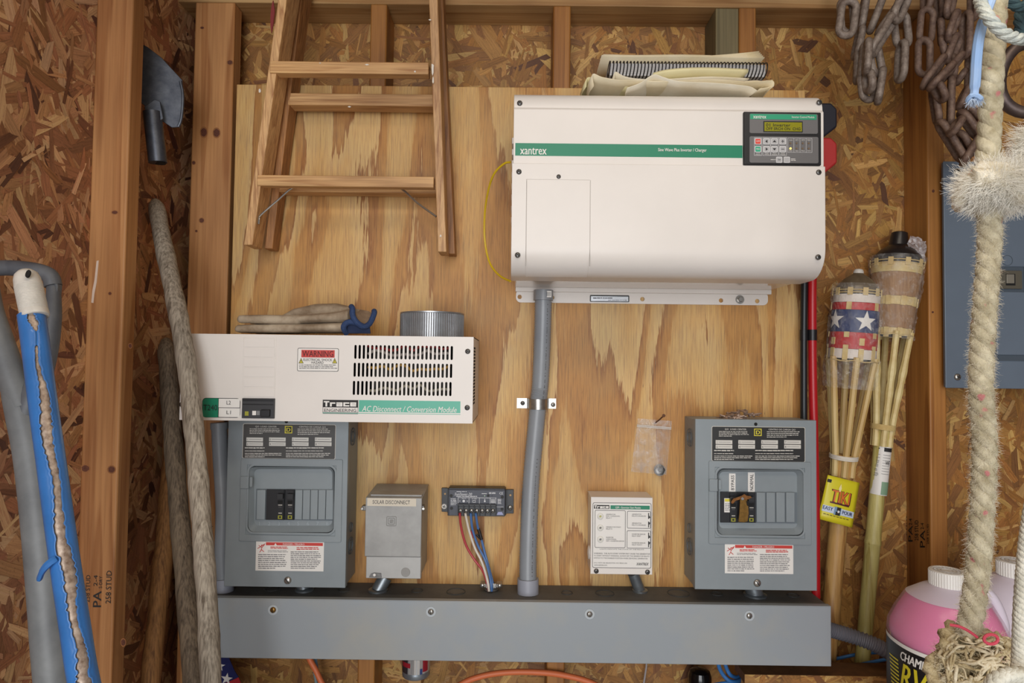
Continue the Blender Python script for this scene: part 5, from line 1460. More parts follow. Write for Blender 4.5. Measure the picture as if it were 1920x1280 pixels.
def torch(name, label, top_px, bot_px, Y0, Y1, kind):
    # local z runs up the torch; z = 0 at the rim of the basket
    T = P(*top_px, Y0); B = P(*bot_px, Y1)
    d = (B - T).normalized()
    t = thing(name, label, 'torch', T + d * (T.z / -d.z), 'garden torches')
    M, L = axis_matrix(T, B)
    def pxz(n): return -n * S(Y0)          # pixels below the rim
    R_ = (38.5 if kind == 'flag' else 43) * S(Y0); Rb = (40 if kind == 'flag' else 32) * S(Y0)
    H = 132 if kind == 'flag' else 138
    def rad_at(z):
        f = z / pxz(H)
        return R_ + (Rb - R_) * (f if kind != 'flag' else math.sin(f * PI) * .12 + f)
    basket = []
    def band(z0, z1, mt, name='band', out=.0008):
        b_ = MB().lathe([(rad_at(pxz(z0)) + out, pxz(z0)), (rad_at(pxz(z0 + (z1 - z0) * .5)) + out + .0004, pxz(z0 + (z1 - z0) * .5)), (rad_at(pxz(z1)) + out, pxz(z1)), (rad_at(pxz(z1)) - .002, pxz(z1)), (rad_at(pxz(z0)) - .002, pxz(z0))], mt, 36, M)
        return b_.build(name, t)
    if kind == 'flag':
        lay = [(12, 27, weave_w), (27.5, 41, weave_r), (41.5, 82, weave_n), (82.5, 113, weave_r), (113.5, 131, weave_w)]
    else:
        lay = [(8, 26, reed), (26.5, 70, weave_b), (70.5, 86, reed), (86.5, 128, weave_b), (128.5, 140, reed)]
    bands = [band(*x) for x in lay]
    MB().lathe([(Rb - .004, pxz(H + 2)), (R_ - .004, 0)], dark, 28, M).build('liner', t)
    # upright splints woven over and under
    ns = 10
    for k in range(ns):
        a = 2 * PI * (k + .3) / ns
        mb = MB(); w2 = .0052
        segs = [(0, 14)] + ([(27, 41)] if (k % 2 == 0 or kind != 'flag') else []) + ([(93, 106)] if k % 2 else [(82, 92), (106, 114)])
        if kind != 'flag': segs = [(0, 14), (70, 87), (128, 146)]
        else: segs.append((112, 134))
        for z0, z1 in segs:
            for aa in (0,):
                r0, r1_ = rad_at(pxz(z0)) + .0026, rad_at(pxz(z1)) + .0026
                ta = Vector((-math.sin(a), math.cos(a), 0)); ra = Vector((math.cos(a), math.sin(a), 0))
                quad_ = [M @ (ra * r0 + ta * w2 + Vector((0, 0, pxz(z0)))), M @ (ra * r0 - ta * w2 + Vector((0, 0, pxz(z0)))), M @ (ra * r1_ - ta * w2 + Vector((0, 0, pxz(z1)))), M @ (ra * r1_ + ta * w2 + Vector((0, 0, pxz(z1))))]
                mb.slab(quad_, (M.to_3x3() @ ra) * -.0016, reed)
        mb.build('splint', t)
    for z in (4, 9): MB().tube([M @ Vector((( R_ + .001) * math.cos(2 * PI * i / 28), (R_ + .001) * math.sin(2 * PI * i / 28), pxz(z))) for i in range(29)], .0012, reed, 6).build('hoop', t)
    if kind == 'flag':
        for a0, zc, r in ((-90, 62, 20), (-170, 60, 20)):
            mb = MB(); rz = rad_at(pxz(zc)) + .0018
            def on_band(x, y):
                ang = rad(a0) + x / rz
                return M @ Vector((rz * math.cos(ang), rz * math.sin(ang), pxz(zc) - y))
            sp_ = star_pts(0, 0, r * S(Y0), 0); n6 = 6
            for i in range(10):
                A_, B_ = sp_[i], sp_[(i + 1) % 10]; v = []; f = []; ix = {}
                for p_ in range(n6 + 1):
                    for q_ in range(n6 + 1 - p_):
                        ix[p_, q_] = len(v); v.append(on_band((A_[0] * p_ + B_[0] * q_) / n6, (A_[1] * p_ + B_[1] * q_) / n6))
                for p_ in range(n6):
                    for q_ in range(n6 - p_):
                        f.append((ix[p_, q_], ix[p_ + 1, q_], ix[p_, q_ + 1]))
                        if p_ + q_ < n6 - 1: f.append((ix[p_ + 1, q_], ix[p_ + 1, q_ + 1], ix[p_, q_ + 1]))
                mb.add(v, f, paper_white)
            mb.build('star', bands[2], flat=True)
    can_m = mat('dark_can', (34, 30, 30), .3)
    # canister and cap
    if kind == 'flag':
        MB().lathe([(R_ - .003, pxz(8)), (R_ - .003, pxz(-2)), (R_ * .9, pxz(-5)), (R_ * .62, pxz(-18)), (R_ * .3, pxz(-27)), (.010, pxz(-30))], mat('dull_can_film', (112, 98, 78), .35, .2, var=.3, vscale=60), 28, M).build('canister', t)
        MB().lathe([(.0105, pxz(-26)), (.0105, pxz(-33)), (.008, pxz(-37)), (0, pxz(-39))], mat('white_cap', (196, 190, 182), .4), 18, M).build('wick_cap', t)
    else:
        MB().lathe([(R_ - .003, pxz(8)), (R_ - .003, pxz(-3)), (R_ * .92, pxz(-8)), (R_ * .70, pxz(-20)), (R_ * .45, pxz(-28)), (.019, pxz(-31))], can_m, 28, M).build('canister', t)
        MB().lathe([(.020, pxz(-30)), (.0185, pxz(-45)), (.0165, pxz(-54)), (.012, pxz(-56)), (0, pxz(-56))], can_m, 20, M).build('wick_cap', t)
        v = []; f = []; N = 10
        for j in range(N + 1):
            for i in range(N + 1):
                u, q_ = i / N, j / N
                v.append(M @ Vector((.004 + .040 * u, -.030 + .012 * MN.noise(Vector((u * 4, q_ * 4, 2))) , pxz(-46 + 40 * q_) - .010 * u + .006 * MN.noise(Vector((u * 5, q_ * 5, 7))))))
        for j in range(N):
            for i in range(N): a_ = j * (N + 1) + i; f.append((a_, a_ + 1, a_ + N + 2, a_ + N + 1))
        MB().add(v, f, film_mat('dense_film', (214, 208, 210), .30, .15, 1.0, 80)).build('film_tuft', t, angle=80)
    # pole of bamboo with nodes, split into staves at the top
    tie = 322 if kind == 'flag' else 318
    zt_, Lz = pxz(tie), -(T - (T + d * (T.z / -d.z))).length
    rp = .0195 if kind == 'flag' else .0165
    pm = bamboo if kind == 'flag' else bamboo_g
    prof = [(rp * 1.0, zt_ + .012)]
    z = zt_; nodes = [.06, .30, .56, .80] if kind == 'flag' else [.20, .47, .75]
    zs = sorted([0.0] + nodes + [1.0])
    for a_, b_ in zip(zs, zs[1:]):
        za, zb_ = zt_ + (Lz - zt_) * a_, zt_ + (Lz - zt_) * b_
        prof += [(rp * (1 - .12 * a_), za - .003), (rp * (1 - .12 * a_) * .97, za - .02), (rp * (1 - .12 * b_) * .97, zb_ + .02), (rp * (1 - .12 * b_) * 1.07, zb_ + .003), (rp * (1 - .12 * b_) * 1.09, zb_)]
    MB().lathe(prof, pm, 24, M).build('bamboo_pole', t)
    n_st = 6
    for k in range(n_st):
        a = 2 * PI * (k + .25) / n_st
        b0 = M @ Vector((rp * 1.0 * math.cos(a), rp * 1.0 * math.sin(a), zt_ - .035))
        b1 = M @ Vector((rp * 1.1 * math.cos(a), rp * 1.1 * math.sin(a), zt_ + .01))
        b2 = M @ Vector((Rb * .72 * math.cos(a), Rb * .72 * math.sin(a), (zt_ + pxz(H)) / 2))
        b3 = M @ Vector(((Rb + .0005) * math.cos(a), (Rb + .0005) * math.sin(a), pxz(H - 4)))
        pth = smooth_path([b0, b1, b2, b3], 5)
        rs = [.0070 + (.0012 if abs(i - 9) < 1 and kind != 'flag' else 0) for i in range(len(pth))]
        if kind != 'flag': rs[11] = .0088
        MB().tube(pth, rs, stave_m if kind == 'flag' else mat('pale_cane_stave', (214, 196, 140), .5, rgb2=(194, 166, 104), vscale=30), 8).build('stave', t)
    cord = mat('white_cord', (214, 206, 192), .6) if kind == 'flag' else reed
    for dz in (0, .0034, .0065) if kind == 'flag' else (0, .003, .006, .009):
        MB().tube([M @ Vector(((rp * 1.1 + .0062) * math.cos(2 * PI * i / 24), (rp * 1.1 + .0062) * math.sin(2 * PI * i / 24), zt_ + .004 + dz + .001 * math.sin(2 * PI * i / 24))) for i in range(25)], .0019, cord, 6).build('binding_cord', t)
    MB().tube([M @ Vector(((Rb + .0055) * math.cos(2 * PI * i / 28), (Rb + .0055) * math.sin(2 * PI * i / 28), pxz(H + 3) + .0015 * math.sin(i * 1.7))) for i in range(29)], .0013, reed, 6).build('binding_cord', t)
    # crinkled clear wrap round the basket
    v = []; f = []; N, Q = 60, 44
    zlo = -186 if kind == 'flag' else -146
    for j in range(Q + 1):
        zz_ = (-8 if kind == 'flag' else -6) + (-(zlo) + 8) * j / Q
        for i in range(N):
            a = 2 * PI * i / N
            base = rad_at(max(pxz(H), min(0, pxz(zz_))))
            if zz_ > H: base = Rb * (1 - .10 * (zz_ - H) / 50) + .004
            if zz_ < 0: base = R_
            r = base + .0052 + .0040 * MN.noise(Vector((math.cos(a) * 3.5, math.sin(a) * 3.5, zz_ * .05))) + .0030 * MN.noise(Vector((math.cos(a) * 9, math.sin(a) * 9, zz_ * .16)))
            v.append(M @ Vector((r * math.cos(a), r * math.sin(a), pxz(zz_))))
    for j in range(Q):
        for i in range(N):
            l = (i + 1) % N; f.append((j * N + i, j * N + l, (j + 1) * N + l, (j + 1) * N + i))
    MB().add(v, f, wrap).build('clear_wrap', t, flat=True)
    return t, M, pxz, rp
tf, Mf, pz_, rp_ = torch('garden_torch', 'shorter bamboo torch whose basket has a woven red white and blue star pattern', (1607, 542), (1557, 1160), -.004, .026, 'flag')
tb_, Mb_, pz2, rp2 = torch('garden_torch', 'taller bamboo torch with a plain brown woven basket and black cap', (1682, 490), (1615, 1262), .048, .034, 'plain')
# yellow swing tag of the shorter torch
tagm = mat('yellow_tag', (212, 200, 40), .35)
def tag_map(x, y):                      # slightly bowed sheet in front of the pole
    u = (x - 1572) / 40
    return P(x, y, -.012 - .010 * (1 - u * u))
mb = MB(); v = []; f = []
c4 = [(1552, 890), (1612, 905), (1598, 989), (1533, 972)]
def bil(u, t_):
    return ((c4[0][0] * (1 - u) + c4[1][0] * u) * (1 - t_) + (c4[3][0] * (1 - u) + c4[2][0] * u) * t_, (c4[0][1] * (1 - u) + c4[1][1] * u) * (1 - t_) + (c4[3][1] * (1 - u) + c4[2][1] * u) * t_)
def tagp(u, t_, off=0):
    x, y = bil(u, t_); return tag_map(x, y) + Vector((0, -off, 0))
N = 10
for j in range(N + 1):
    for i in range(N + 1): v.append(tagp(i / N, j / N))
for j in range(N):
    for i in range(N): a_ = j * (N + 1) + i; f.append((a_, a_ + 1, a_ + N + 2, a_ + N + 1))
tgo = mb.add(v, f, tagm).build('swing_tag', tf, label='yellow paper swing tag')
so = tgo.modifiers.new('thick', 'SOLIDIFY'); so.thickness = .0005; so.offset = 1
mb = MB()
def trect(u0, t0, u1, t1, mt, off=.0010, n=4):
    v = []; f = []
    for i in range(n + 1):
        u = u0 + (u1 - u0) * i / n; v += [tagp(u, t0, off), tagp(u, t1, off)]
    for i in range(n): f.append((2 * i, 2 * i + 2, 2 * i + 3, 2 * i + 1))
    mb.add(v, f, mt)
fnt = lambda off: (lambda u, t_: tagp(u, t_, off))
orange_ink = mat('orange_ink', (214, 110, 44), .5); maroon_ink = mat('maroon_ink', (84, 26, 34), .5)
trect(.02, .08, .15, .15, ink)
mb.text('TIKI', .235, .275, .80, .555, 0, maroon_ink, .09, fn=fnt(.0009)); mb.text('TIKI', .25, .285, .78, .54, 0, orange_ink, .035, fn=fnt(.0013))
trect(.235, .55, .80, .585, maroon_ink, .0009)
mb.add([tagp(.44, .30, .0016), tagp(.40, .24, .0016), tagp(.445, .12, .0016), tagp(.49, .22, .0016), tagp(.47, .30, .0016)], [(0, 1, 2, 3, 4)], mat('flame_cream', (236, 220, 160), .5))
trect(.05, .66, .97, .80, mat('pale_blue_ink', (196, 208, 226), .5), .0009); trect(.40, .64, .60, .82, mat('sky_ink', (120, 150, 180), .5), .0011)
trect(.47, .64, .58, .72, ink, .0014); trect(.45, .74, .58, .82, ink, .0014); trect(.50, .71, .55, .76, paper_white, .0016)
mb.text('EASY', .07, .675, .36, .755, 0, mat('navy_ink', (30, 44, 96), .5), .03, fn=fnt(.0013)); mb.text('POUR', .64, .685, .93, .765, 0, mat('navy_ink', (30, 44, 96), .5), .03, fn=fnt(.0013))
for i in range(8): trect(.12 + i * .095, .845, .12 + i * .095 + .07, .862, mat('brown_ink', (110, 100, 30), .6), .0009, 1)
mb.build('tag_print', tgo, flat=True)
# white paper sleeve on the taller torch's pole
mb = MB(); pa, pb_ = P(1653.5, 836, .0435), P(1650, 926, .0425)
M2, L2 = axis_matrix(P(1655.5, 836, .0405), P(1646, 926, .0395))
r2_ = rp2 + .0012
mb.lathe([(r2_, -L2), (r2_, 0)], paper_white, 40, M2)
slv = mb.build('paper_sleeve', tb_, label='white paper sleeve with a green corner')
mb = MB()
def sl(u, t_, off=.0006):               # u: angle from the camera side, t: down the sleeve
    a = rad(-118 + u); return M2 @ Vector(((r2_ + off) * math.cos(a), (r2_ + off) * math.sin(a), -L2 * t_))
def srect(u0, t0, u1, t1, mt, off=.0005, n=6):
    v = []; f = []
    for i in range(n + 1):
        u = u0 + (u1 - u0) * i / n; v += [sl(u, t0, off), sl(u, t1, off)]
    for i in range(n): f.append((2 * i, 2 * i + 2, 2 * i + 3, 2 * i + 1))
    mb.add(v, f, mt)
srect(8, .02, 75, .10, ink); srect(14, .72, 85, .985, mat('sage_green', (128, 158, 130), .5)); srect(-28, .04, -20, .06, ink)
R = random.Random(2)
for i in range(22):
    t0 = .17 + i * .021
    if i not in (1, 2, 13, 17): srect(-62, t0, R.uniform(-30, -12), t0 + .008, ink_gray, .0005, 2)
for i in range(8): srect(5, .17 + i * .055, 60, .173 + i * .055 + .004, ink_gray, .0005, 4)
mb.text('WE', 24, .29, 58, .37, 0, ink, .01, fn=lambda u, t_: sl(u, t_, .0008))
mb.build('sleeve_print', slv, flat=True)

# ================================================================== CORRUGATED CONDUIT AND CABLES AT THE TROUGH'S END
cpath = smooth_path(pp((1548, 1178, -.05), (1566, 1183, -.05), (1600, 1193, -.055), (1640, 1208, -.07), (1672, 1226, -.075), (1690, 1236, -.075), (1715, 1242, -.06), (1760, 1244, -.05)), 22)
mb = MB().tube(cpath, [.0138 + (.0016 if i % 4 < 2 else -.0004) for i in range(len(cpath))], mat('corrugated_gray', (104, 104, 112), .45), 20)
mb.build('corrugated_conduit', label='dark gray corrugated conduit curving out of the end of the trough', cat='conduit')
blue_c = mat('blue_data_cable', (52, 110, 172), .4)
for pts_, lab in (([(1380, 1235, .03), (1420, 1236, .03), (1480, 1249, .03), (1560, 1236, .065), (1610, 1226, .068), (1660, 1222, .068), (1700, 1221, .068), (1760, 1225, .06)], 'blue data cable passing behind both torches, upper one'),
                  ([(1300, 1290, .02), (1370, 1278, .02), (1440, 1270, .02), (1560, 1258, -.004), (1610, 1246, -.004), (1660, 1236, -.002), (1690, 1232, .002), (1760, 1236, .03)], 'blue data cable crossing in front of the taller torch, lower of the two')):
    MB().tube(smooth_path(pp(*pts_), 6), .0036, blue_c, 10).build('data_cable', label=lab, cat='cable', group='blue cables at the trough')
for off, lab in ((0, 'blue cable hanging in a loop under the trough, outer strand'), (13, 'blue cable hanging in a loop under the trough, inner strand')):
    MB().tube(smooth_path(pp((1346 + off, 1225, .0 + off * .0006), (1347 + off, 1245, .0 + off * .0006), (1354 + off, 1262, .0), (1368 + off * .6, 1276 - off * .6, -.004 + off * .0009), (1384, 1277 - off * .6, .0 + off * .0009), (1397, 1268 - off * .6, .006 + off * .0009), (1410, 1260 - off * .6, .02 + off * .001), (1440, 1258 - off * .6, .04 + off * .001)), 6), .0042, blue_c, 10).build('data_cable', label=lab, cat='cable', group='blue cables at the trough')
orange_c = mat('orange_cord', (214, 112, 66), .5)
MB().tube(smooth_path(pp((570, 1205, .02), (580, 1234, .018), (592, 1256, .015), (606, 1284, .01), (640, 1330, .0), (720, 1350, -.01), (800, 1330, -.01), (860, 1285, -.005), (900, 1268, -.003), (950, 1260, 0), (1010, 1260, 0), (1060, 1266, 0), (1110, 1280, -.003), (1160, 1310, -.005)), 6), .0062, orange_c, 12).build('extension_cord', label='orange extension cord sagging below the trough', cat='cord')
for off, lab, c_ in ((0, 'gray and blue thin lead beside the orange cord, nearer the flag', (120, 138, 140)), (6, 'thin blue lead beside the orange cord', (112, 144, 168))):
    MB().tube(smooth_path(pp((584 + off, 1225, .04), (588 + off, 1250, .04), (592 + off, 1275, .04), (598 + off, 1310, .04)), 4), .0032, mat('lead_%d' % off, c_, .5), 8).build('thin_lead', label=lab, cat='cable')
MB().tube(smooth_path(pp((1210, 1225, .08), (1212, 1245, .08), (1210, 1262, .078), (1206, 1290, .075), (1204, 1330, .07)), 5), .0021, mat('gray_lead', (158, 150, 150), .5), 8).build('thin_lead', label='thin gray lead hanging against the chipboard below the trough', cat='cable')
# ---- tin can under the trough
can = thing('tin_can', 'silver tin can with red and black label showing below the trough', 'can', P(780, 1277, .03))
c = P(780, 1268, .04); r = 25.5 * S(.04); zb_ = P(780, 1277, .04 - r).z
MB().lathe([(r * .96, zb_ - c.z), (r, zb_ - c.z + .002), (r, zb_ - c.z + .010), (r * .985, zb_ - c.z + .012), (r * .985, .12), (r, .122), (r, .125)], mat('can_tin', (150, 158, 166), .3, .7), 36, Matrix.Translation(c)).build('body', can)
mb = MB(); lab_m = mat('silver_label', (206, 204, 202), .22, .6); ra = r * .99
def on_can(u, z, off=.0005): a = rad(-90 + u); return c + Vector(((ra + off) * math.cos(a), (ra + off) * math.sin(a), z))
def crect(u0, u1, z0, z1, mt, off=.0004):
    v = []; f = []; n = 8
    for i in range(n + 1):
        u = u0 + (u1 - u0) * i / n; v += [on_can(u, z0, off), on_can(u, z1, off)]
    for i in range(n): f.append((2 * i, 2 * i + 2, 2 * i + 3, 2 * i + 1))
    mb.add(v, f, mt)
zl = zb_ - c.z + .013
crect(-90, 90, zl, .118, lab_m); crect(-85, -28, zl, .10, mat('can_dark', (50, 44, 48), .3), .0007); crect(-60, -16, zl + .014, zl + .024, mat('can_red', (150, 34, 46), .35), .001); crect(36, 62, zl + .004, .10, mat('can_red', (150, 34, 46), .35), .0007); crect(24, 34, zl, zl + .012, mat('can_blue', (50, 70, 120), .35), .0007)
mb.build('label_band', can, flat=True)
# the ledge that carries it, just below the frame
MB().box(c.x - .014, c.x + .014, .022, YO - .001, zb_ - .030, zb_ - .0004, plate_wood).build('ledge_block', wall_back, bevel=.001)
# ---- black bottle neck and flag corner
bb = thing('black_bottle', 'glossy black bottle cap poking up below the trough', 'bottle', P(1312, 1330, .05))
c = P(1312, 1300, .05); glossy = mat('glossy_black', (16, 14, 14), .12)
MB().lathe([(.034, -.20), (.034, -.03), (.030, -.008), (.027, .0), (.027, .012)], glossy, 28, Matrix.Translation(c)).build('body', bb)
mb = MB().lathe([(.0255, .012), (.0255, .040), (.022, .050), (.012, .055), (0, .056)], glossy, 28, Matrix.Translation(c))
mb.build('cap', bb)
ledge_z = c.z - .20
MB().box(c.x - .09, c.x + .05, .012, YO - .001, ledge_z - .038, ledge_z - .0004, plate_wood).build('ledge_block', wall_back, bevel=.001)
navy_cloth = mat('navy_cloth', (28, 34, 92), .85, var=.2, vscale=60); red_cloth = mat('red_cloth', (176, 34, 44), .85)
fl = thing('flag_bunting', 'corner of navy starred cloth with a red edge hanging behind the gray handle', 'flag', P(425, 1330, -.01))
def cloth(pts, mt, nm, Y=-.012):
    return MB().poly(pts, Y, Y + .0015, mt).build(nm, fl)
cloth([(396, 1215), (424, 1215), (429, 1233), (440, 1258), (447, 1269), (432, 1276), (396, 1290)], navy_cloth, 'star_field')
cloth([(447, 1269.5), (455, 1290), (470, 1330), (396, 1330), (396, 1290.5), (432, 1276.5)], red_cloth, 'red_stripe')
for x, y, r in ((412, 1248, 10.5), (425, 1272.5, 11.5)):
    MB().poly(star_pts(x, y, r, 8), -.0128, -.012, paper_white).build('star', fl, flat=True)
# ---- chipboard ledge at the bottom
lo = thing('chipboard_bench', 'chipboard topped low bench whose edge runs along the bottom beside the pink jug', 'bench', (P(1560, 1265, -.30).x, -.2, 0))
bz = P(1560, 1266, -.08).z; bx0 = P(1396, 1262, -.08).x
bench = MB().box(bx0, 1.5, -.08, -.022, bz - .018, bz, osb_base).build('board', lo)
strands(bench, Vector((bx0, -.08, bz - .0178)), Vector((1, 0, 0)), Vector((0, 0, 1)), Vector((0, -1, 0)), 1.5 - bx0, .0176, 260, PAL_BACK, lambda x, z: False, 9)
jz = bz - .03
MB().box(bx0 + .25, 1.5, -.62, -.085, jz - .02, jz, plate_wood).build('lower_shelf', lo)
MB().box(bx0, 1.5, -.079, -.06, jz - .2, bz - .019, plate_wood).build('apron', lo)
for x in (bx0 + .27, 1.45):
    for y in (-.60, -.10): MB().box(x, x + .04, y - .02, y + .02, 0, jz - .02, stud_side).build('leg', lo)

# ================================================================== JUGS
poly_m = mat('milky_plastic', (224, 214, 226), .3, alpha=.80)
wet_m = mat('wetted_plastic', (228, 190, 212), .3, alpha=.28)
pink = mat('pink_fluid', (232, 108, 160), .25, rgb2=(222, 96, 150), vscale=8)
cap_m = mat('white_ribbed_cap', (226, 222, 216), .4)
lab_bk = mat('jug_black_label', (26, 24, 26), .4); lab_y = mat('jug_yellow', (206, 190, 40), .45)
def jug(name, label, cx, capy, Yc, fluid, kpx, printed, turn=0):
    c = P(cx, capy, Yc); k = S(Yc)
    zb_ = jz + .001
    H = c.z - zb_
    j = thing(name, label, 'jug', (c.x, Yc, zb_), 'antifreeze jugs')
    R_ = .075 * kpx
    M = Matrix.Translation((c.x, Yc, zb_)) @ Matrix.Rotation(rad(turn), 4, 'Z')
    R_ = .085
    prof = [(0, .0), (R_ * .82, .0), (R_ * .96, .008), (R_ * .99, .025), (R_ * .97, H - .20), (R_ * .965, H - .098), (R_ * 1.0, H - .090), (R_ * .985, H - .075), (R_ * .86, H - .050), (R_ * .69, H - .024), (R_ * .42, H - .008), (R_ * .29, H - .003), (R_ * .285, H)]
    fz = fluid - zb_
    low, upp = [], []
    for (ra_, za_), (rb_, zb2) in zip(prof, prof[1:]):
        if zb2 <= fz: low += [(ra_, za_)]
        elif za_ >= fz: upp += [(rb_, zb2)]
        else:
            rm_ = ra_ + (rb_ - ra_) * (fz - za_) / (zb2 - za_)
            low += [(ra_, za_), (rm_, fz)]; upp += [(rm_, fz), (rb_, zb2)]
    sh = MB().lathe(low, wet_m, 48, M, sq=2.25)
    nf = len(sh.f); sh.f.pop(); sh.m.pop()
    sh.lathe(upp, poly_m, 48, M, sq=2.25)
    sh.f.pop(-2); sh.m.pop(-2)
    sh.build('shell', j)
    if fluid:
        pr2 = [(0, .003), (R_ * .78, .003), (R_ * .92, .012)]
        for r, z in prof[3:]:
            if z < fz: pr2.append((r - .004, z))
        import bisect
        for (ra_, za_), (rb_, zb2) in zip(prof[3:], prof[4:]):
            if za_ < fz <= zb2: pr2.append((ra_ + (rb_ - ra_) * (fz - za_) / (zb2 - za_) - .004, fz))
        pr2.append((0, fz))
        MB().lathe(pr2, pink, 48, M, sq=2.25).build('fluid', j, label='pink fluid inside')
    mb = MB(); rc_ = 29 * k * kpx ** .2; n = 56; v = []; f = []
    z0, z1 = H - .004, H + 27 * k * .86
    mb.lathe([(rc_, z0), (rc_, z1 - .001), (rc_ - .0015, z1), (rc_ - .005, z1), (rc_ - .006, z1 - .0012), (0, z1 - .0012)], cap_m, 40, M)
    for i in range(44):
        a = 2 * PI * i / 44
        p0, p1 = M @ Vector((rc_ * math.cos(a), rc_ * math.sin(a), z0 + .001)), M @ Vector((rc_ * math.cos(a), rc_ * math.sin(a), z1 - .002))
        mb.tube([p0, p1], .0009, cap_m, 5)
    cp = mb.build('cap', j)
    mb = MB()
    for q_ in (.35, .55, .75): mb.lathe([(rc_ * q_, z1 - .0012), (rc_ * q_, z1 - .0004), (rc_ * q_ - .001, z1 - .0004), (rc_ * q_ - .001, z1 - .0012)], mat('cap_emboss', (196, 192, 188), .5), 28, M, ring=True)
    for i in range(20):
        a = 2 * PI * i / 20
        mb.tube([M @ Vector((rc_ * .58 * math.cos(a), rc_ * .58 * math.sin(a), z1 - .0010)), M @ Vector((rc_ * .72 * math.cos(a + .1), rc_ * .72 * math.sin(a + .1), z1 - .0010))], .0006, mat('cap_emboss', (196, 192, 188), .5), 4)
    mb.build('cap_relief', cp)
    # loop handle on the side
    hd = smooth_path([M @ Vector(p) for p in ((R_ * .28, -.002, H - .010), (R_ * .52, -.004, H - .006), (R_ * .80, -.006, H - .022), (R_ * .98, -.008, H - .060), (R_ * .97, -.008, H - .088))], 6)
    MB().tube(hd, [.010, .0105] + [.0095] * (len(hd) - 4) + [.011, .012], mat('milky_handle', (224, 214, 226), .3, alpha=.8), 14).build('loop_handle', j)
    if printed:
        def jl(u, z, off=.0012):
            a = rad(u); s4 = 2.25
            rr_ = R_ * .985
            ca, sa = math.cos(a), math.sin(a); q = rr_ / (abs(ca) ** s4 + abs(sa) ** s4) ** (1 / s4)
            return M @ Vector(((q + off) * ca, (q + off) * sa, z))
        def jrect(mb, u0, u1, z0, z1, mt, off=.0012, n=40):
            v = []; f = []
            for i in range(n + 1):
                u = u0 + (u1 - u0) * i / n; v += [jl(u, z0, off), jl(u, z1, off)]
            for i in range(n): f.append((2 * i, 2 * i + 2, 2 * i + 3, 2 * i + 1))
            mb.add(v, f, mt)
        zt2 = H - .100
        mb = MB(); jrect(mb, -215, -10, .02, zt2, lab_bk); jrect(mb, -215, -10, zt2, zt2 + .006, paper_white)
        lb = mb.build('label_band', j, label='black wrap label with white and yellow lettering')
        mb = MB()
        fnj = lambda off: (lambda u, z: jl(u, z, off))
        mb.text('CHAMPION', -172, zt2 - .006, -126, zt2 - .020, 0, paper_white, .02, .25, fn=fnj(.0018))
        mb.text('RV', -172, zt2 - .024, -140, zt2 - .064, 0, lab_y, .05, .3, fn=fnj(.0022))
        for i in range(8):
            jrect(mb, -194 + i * .6, -176 + i * .3, zt2 - .024 - i * .006, zt2 - .0265 - i * .006, lab_y, .0018, 4); jrect(mb, -136 + i * .4, -116, zt2 - .024 - i * .006, zt2 - .0265 - i * .006, lab_y, .0018, 4)
        mb.build('lettering', lb, flat=True)
    return j
jug('antifreeze_jug', 'milky jug two thirds full of pink fluid with a black label, white ribbed cap', 1776, 1092, -.335, P(1730, 1146, -.40).z, 1.0, True, 0)
jug('antifreeze_jug', 'nearly empty milky jug behind the rope with a white ribbed cap', 1904, 1074, -.195, P(1900, 1235, -.26).z, 1.0, False, 0)
# ================================================================== CHAINS
rust = mat('rusted_iron', (126, 102, 86), .62, .12, rgb2=(84, 62, 54), vscale=120, bump=.5, bscale=500)
iron_gray = mat('grayed_iron', (146, 132, 120), .55, .15, rgb2=(98, 82, 72), vscale=110, bump=.5, bscale=500)
_lk = {}
def link_mesh(L, W, r, mt):
    k_ = (round(L, 3), round(W, 3), round(r, 4), mt.name)
    if k_ not in _lk:
        R_ = W / 2 - r; hl = L / 2 - r - R_
        pts = [Vector((R_ * math.cos(a), 0, hl + R_ * math.sin(a))) for a in [PI * i / 8 for i in range(9)]] + [Vector((R_ * math.cos(a), 0, -hl + R_ * math.sin(a))) for a in [PI + PI * i / 8 for i in range(9)]]
        n = 10; v = []; f = []; N = len(pts)
        for i, p in enumerate(pts):
            t = (pts[(i + 1) % N] - pts[i - 1]).normalized(); s = Vector((0, 1, 0)); q = t.cross(s)
            for j in range(n):
                a = 2 * PI * j / n; v.append(p + (s * math.cos(a) + q * math.sin(a)) * r)
        for i in range(N):
            for j in range(n):
                l = (j + 1) % n; m_ = (i + 1) % N; f.append((i * n + j, i * n + l, m_ * n + l, m_ * n + j))
        me = bpy.data.meshes.new('link'); me.from_pydata(v, [], f); me.materials.append(mt)
        me.polygons.foreach_set('use_smooth', [True] * len(f)); _lk[k_] = me
    return _lk[k_]
def chain(name, label, base, links, r, mt, wd):
    # links: end to end in pixels (outer ends), Y, turn about its own length
    c = thing(name, label, 'chain', base, 'hanging chains')
    for (xa, ya, xb, yb, Y, turn, *dy) in links:
        a, b = P(xa, ya, Y), P(xb, yb, Y + (dy[0] if dy else 0))
        d = (a - b); L = d.length
        mid = (a + b) / 2
        z = d.normalized(); x = Vector((1, 0, 0)); y = z.cross(x).normalized(); x = y.cross(z)
        M = Matrix((x, y, z)).transposed().to_4x4() @ Matrix.Rotation(rad(turn), 4, 'Z')
        me = link_mesh(round(L / .004) * .004, wd, r, mt)
        o = inst('link', me, c, mid, M.to_euler())
    return c
rc1 = 6.8 * S(-.1)
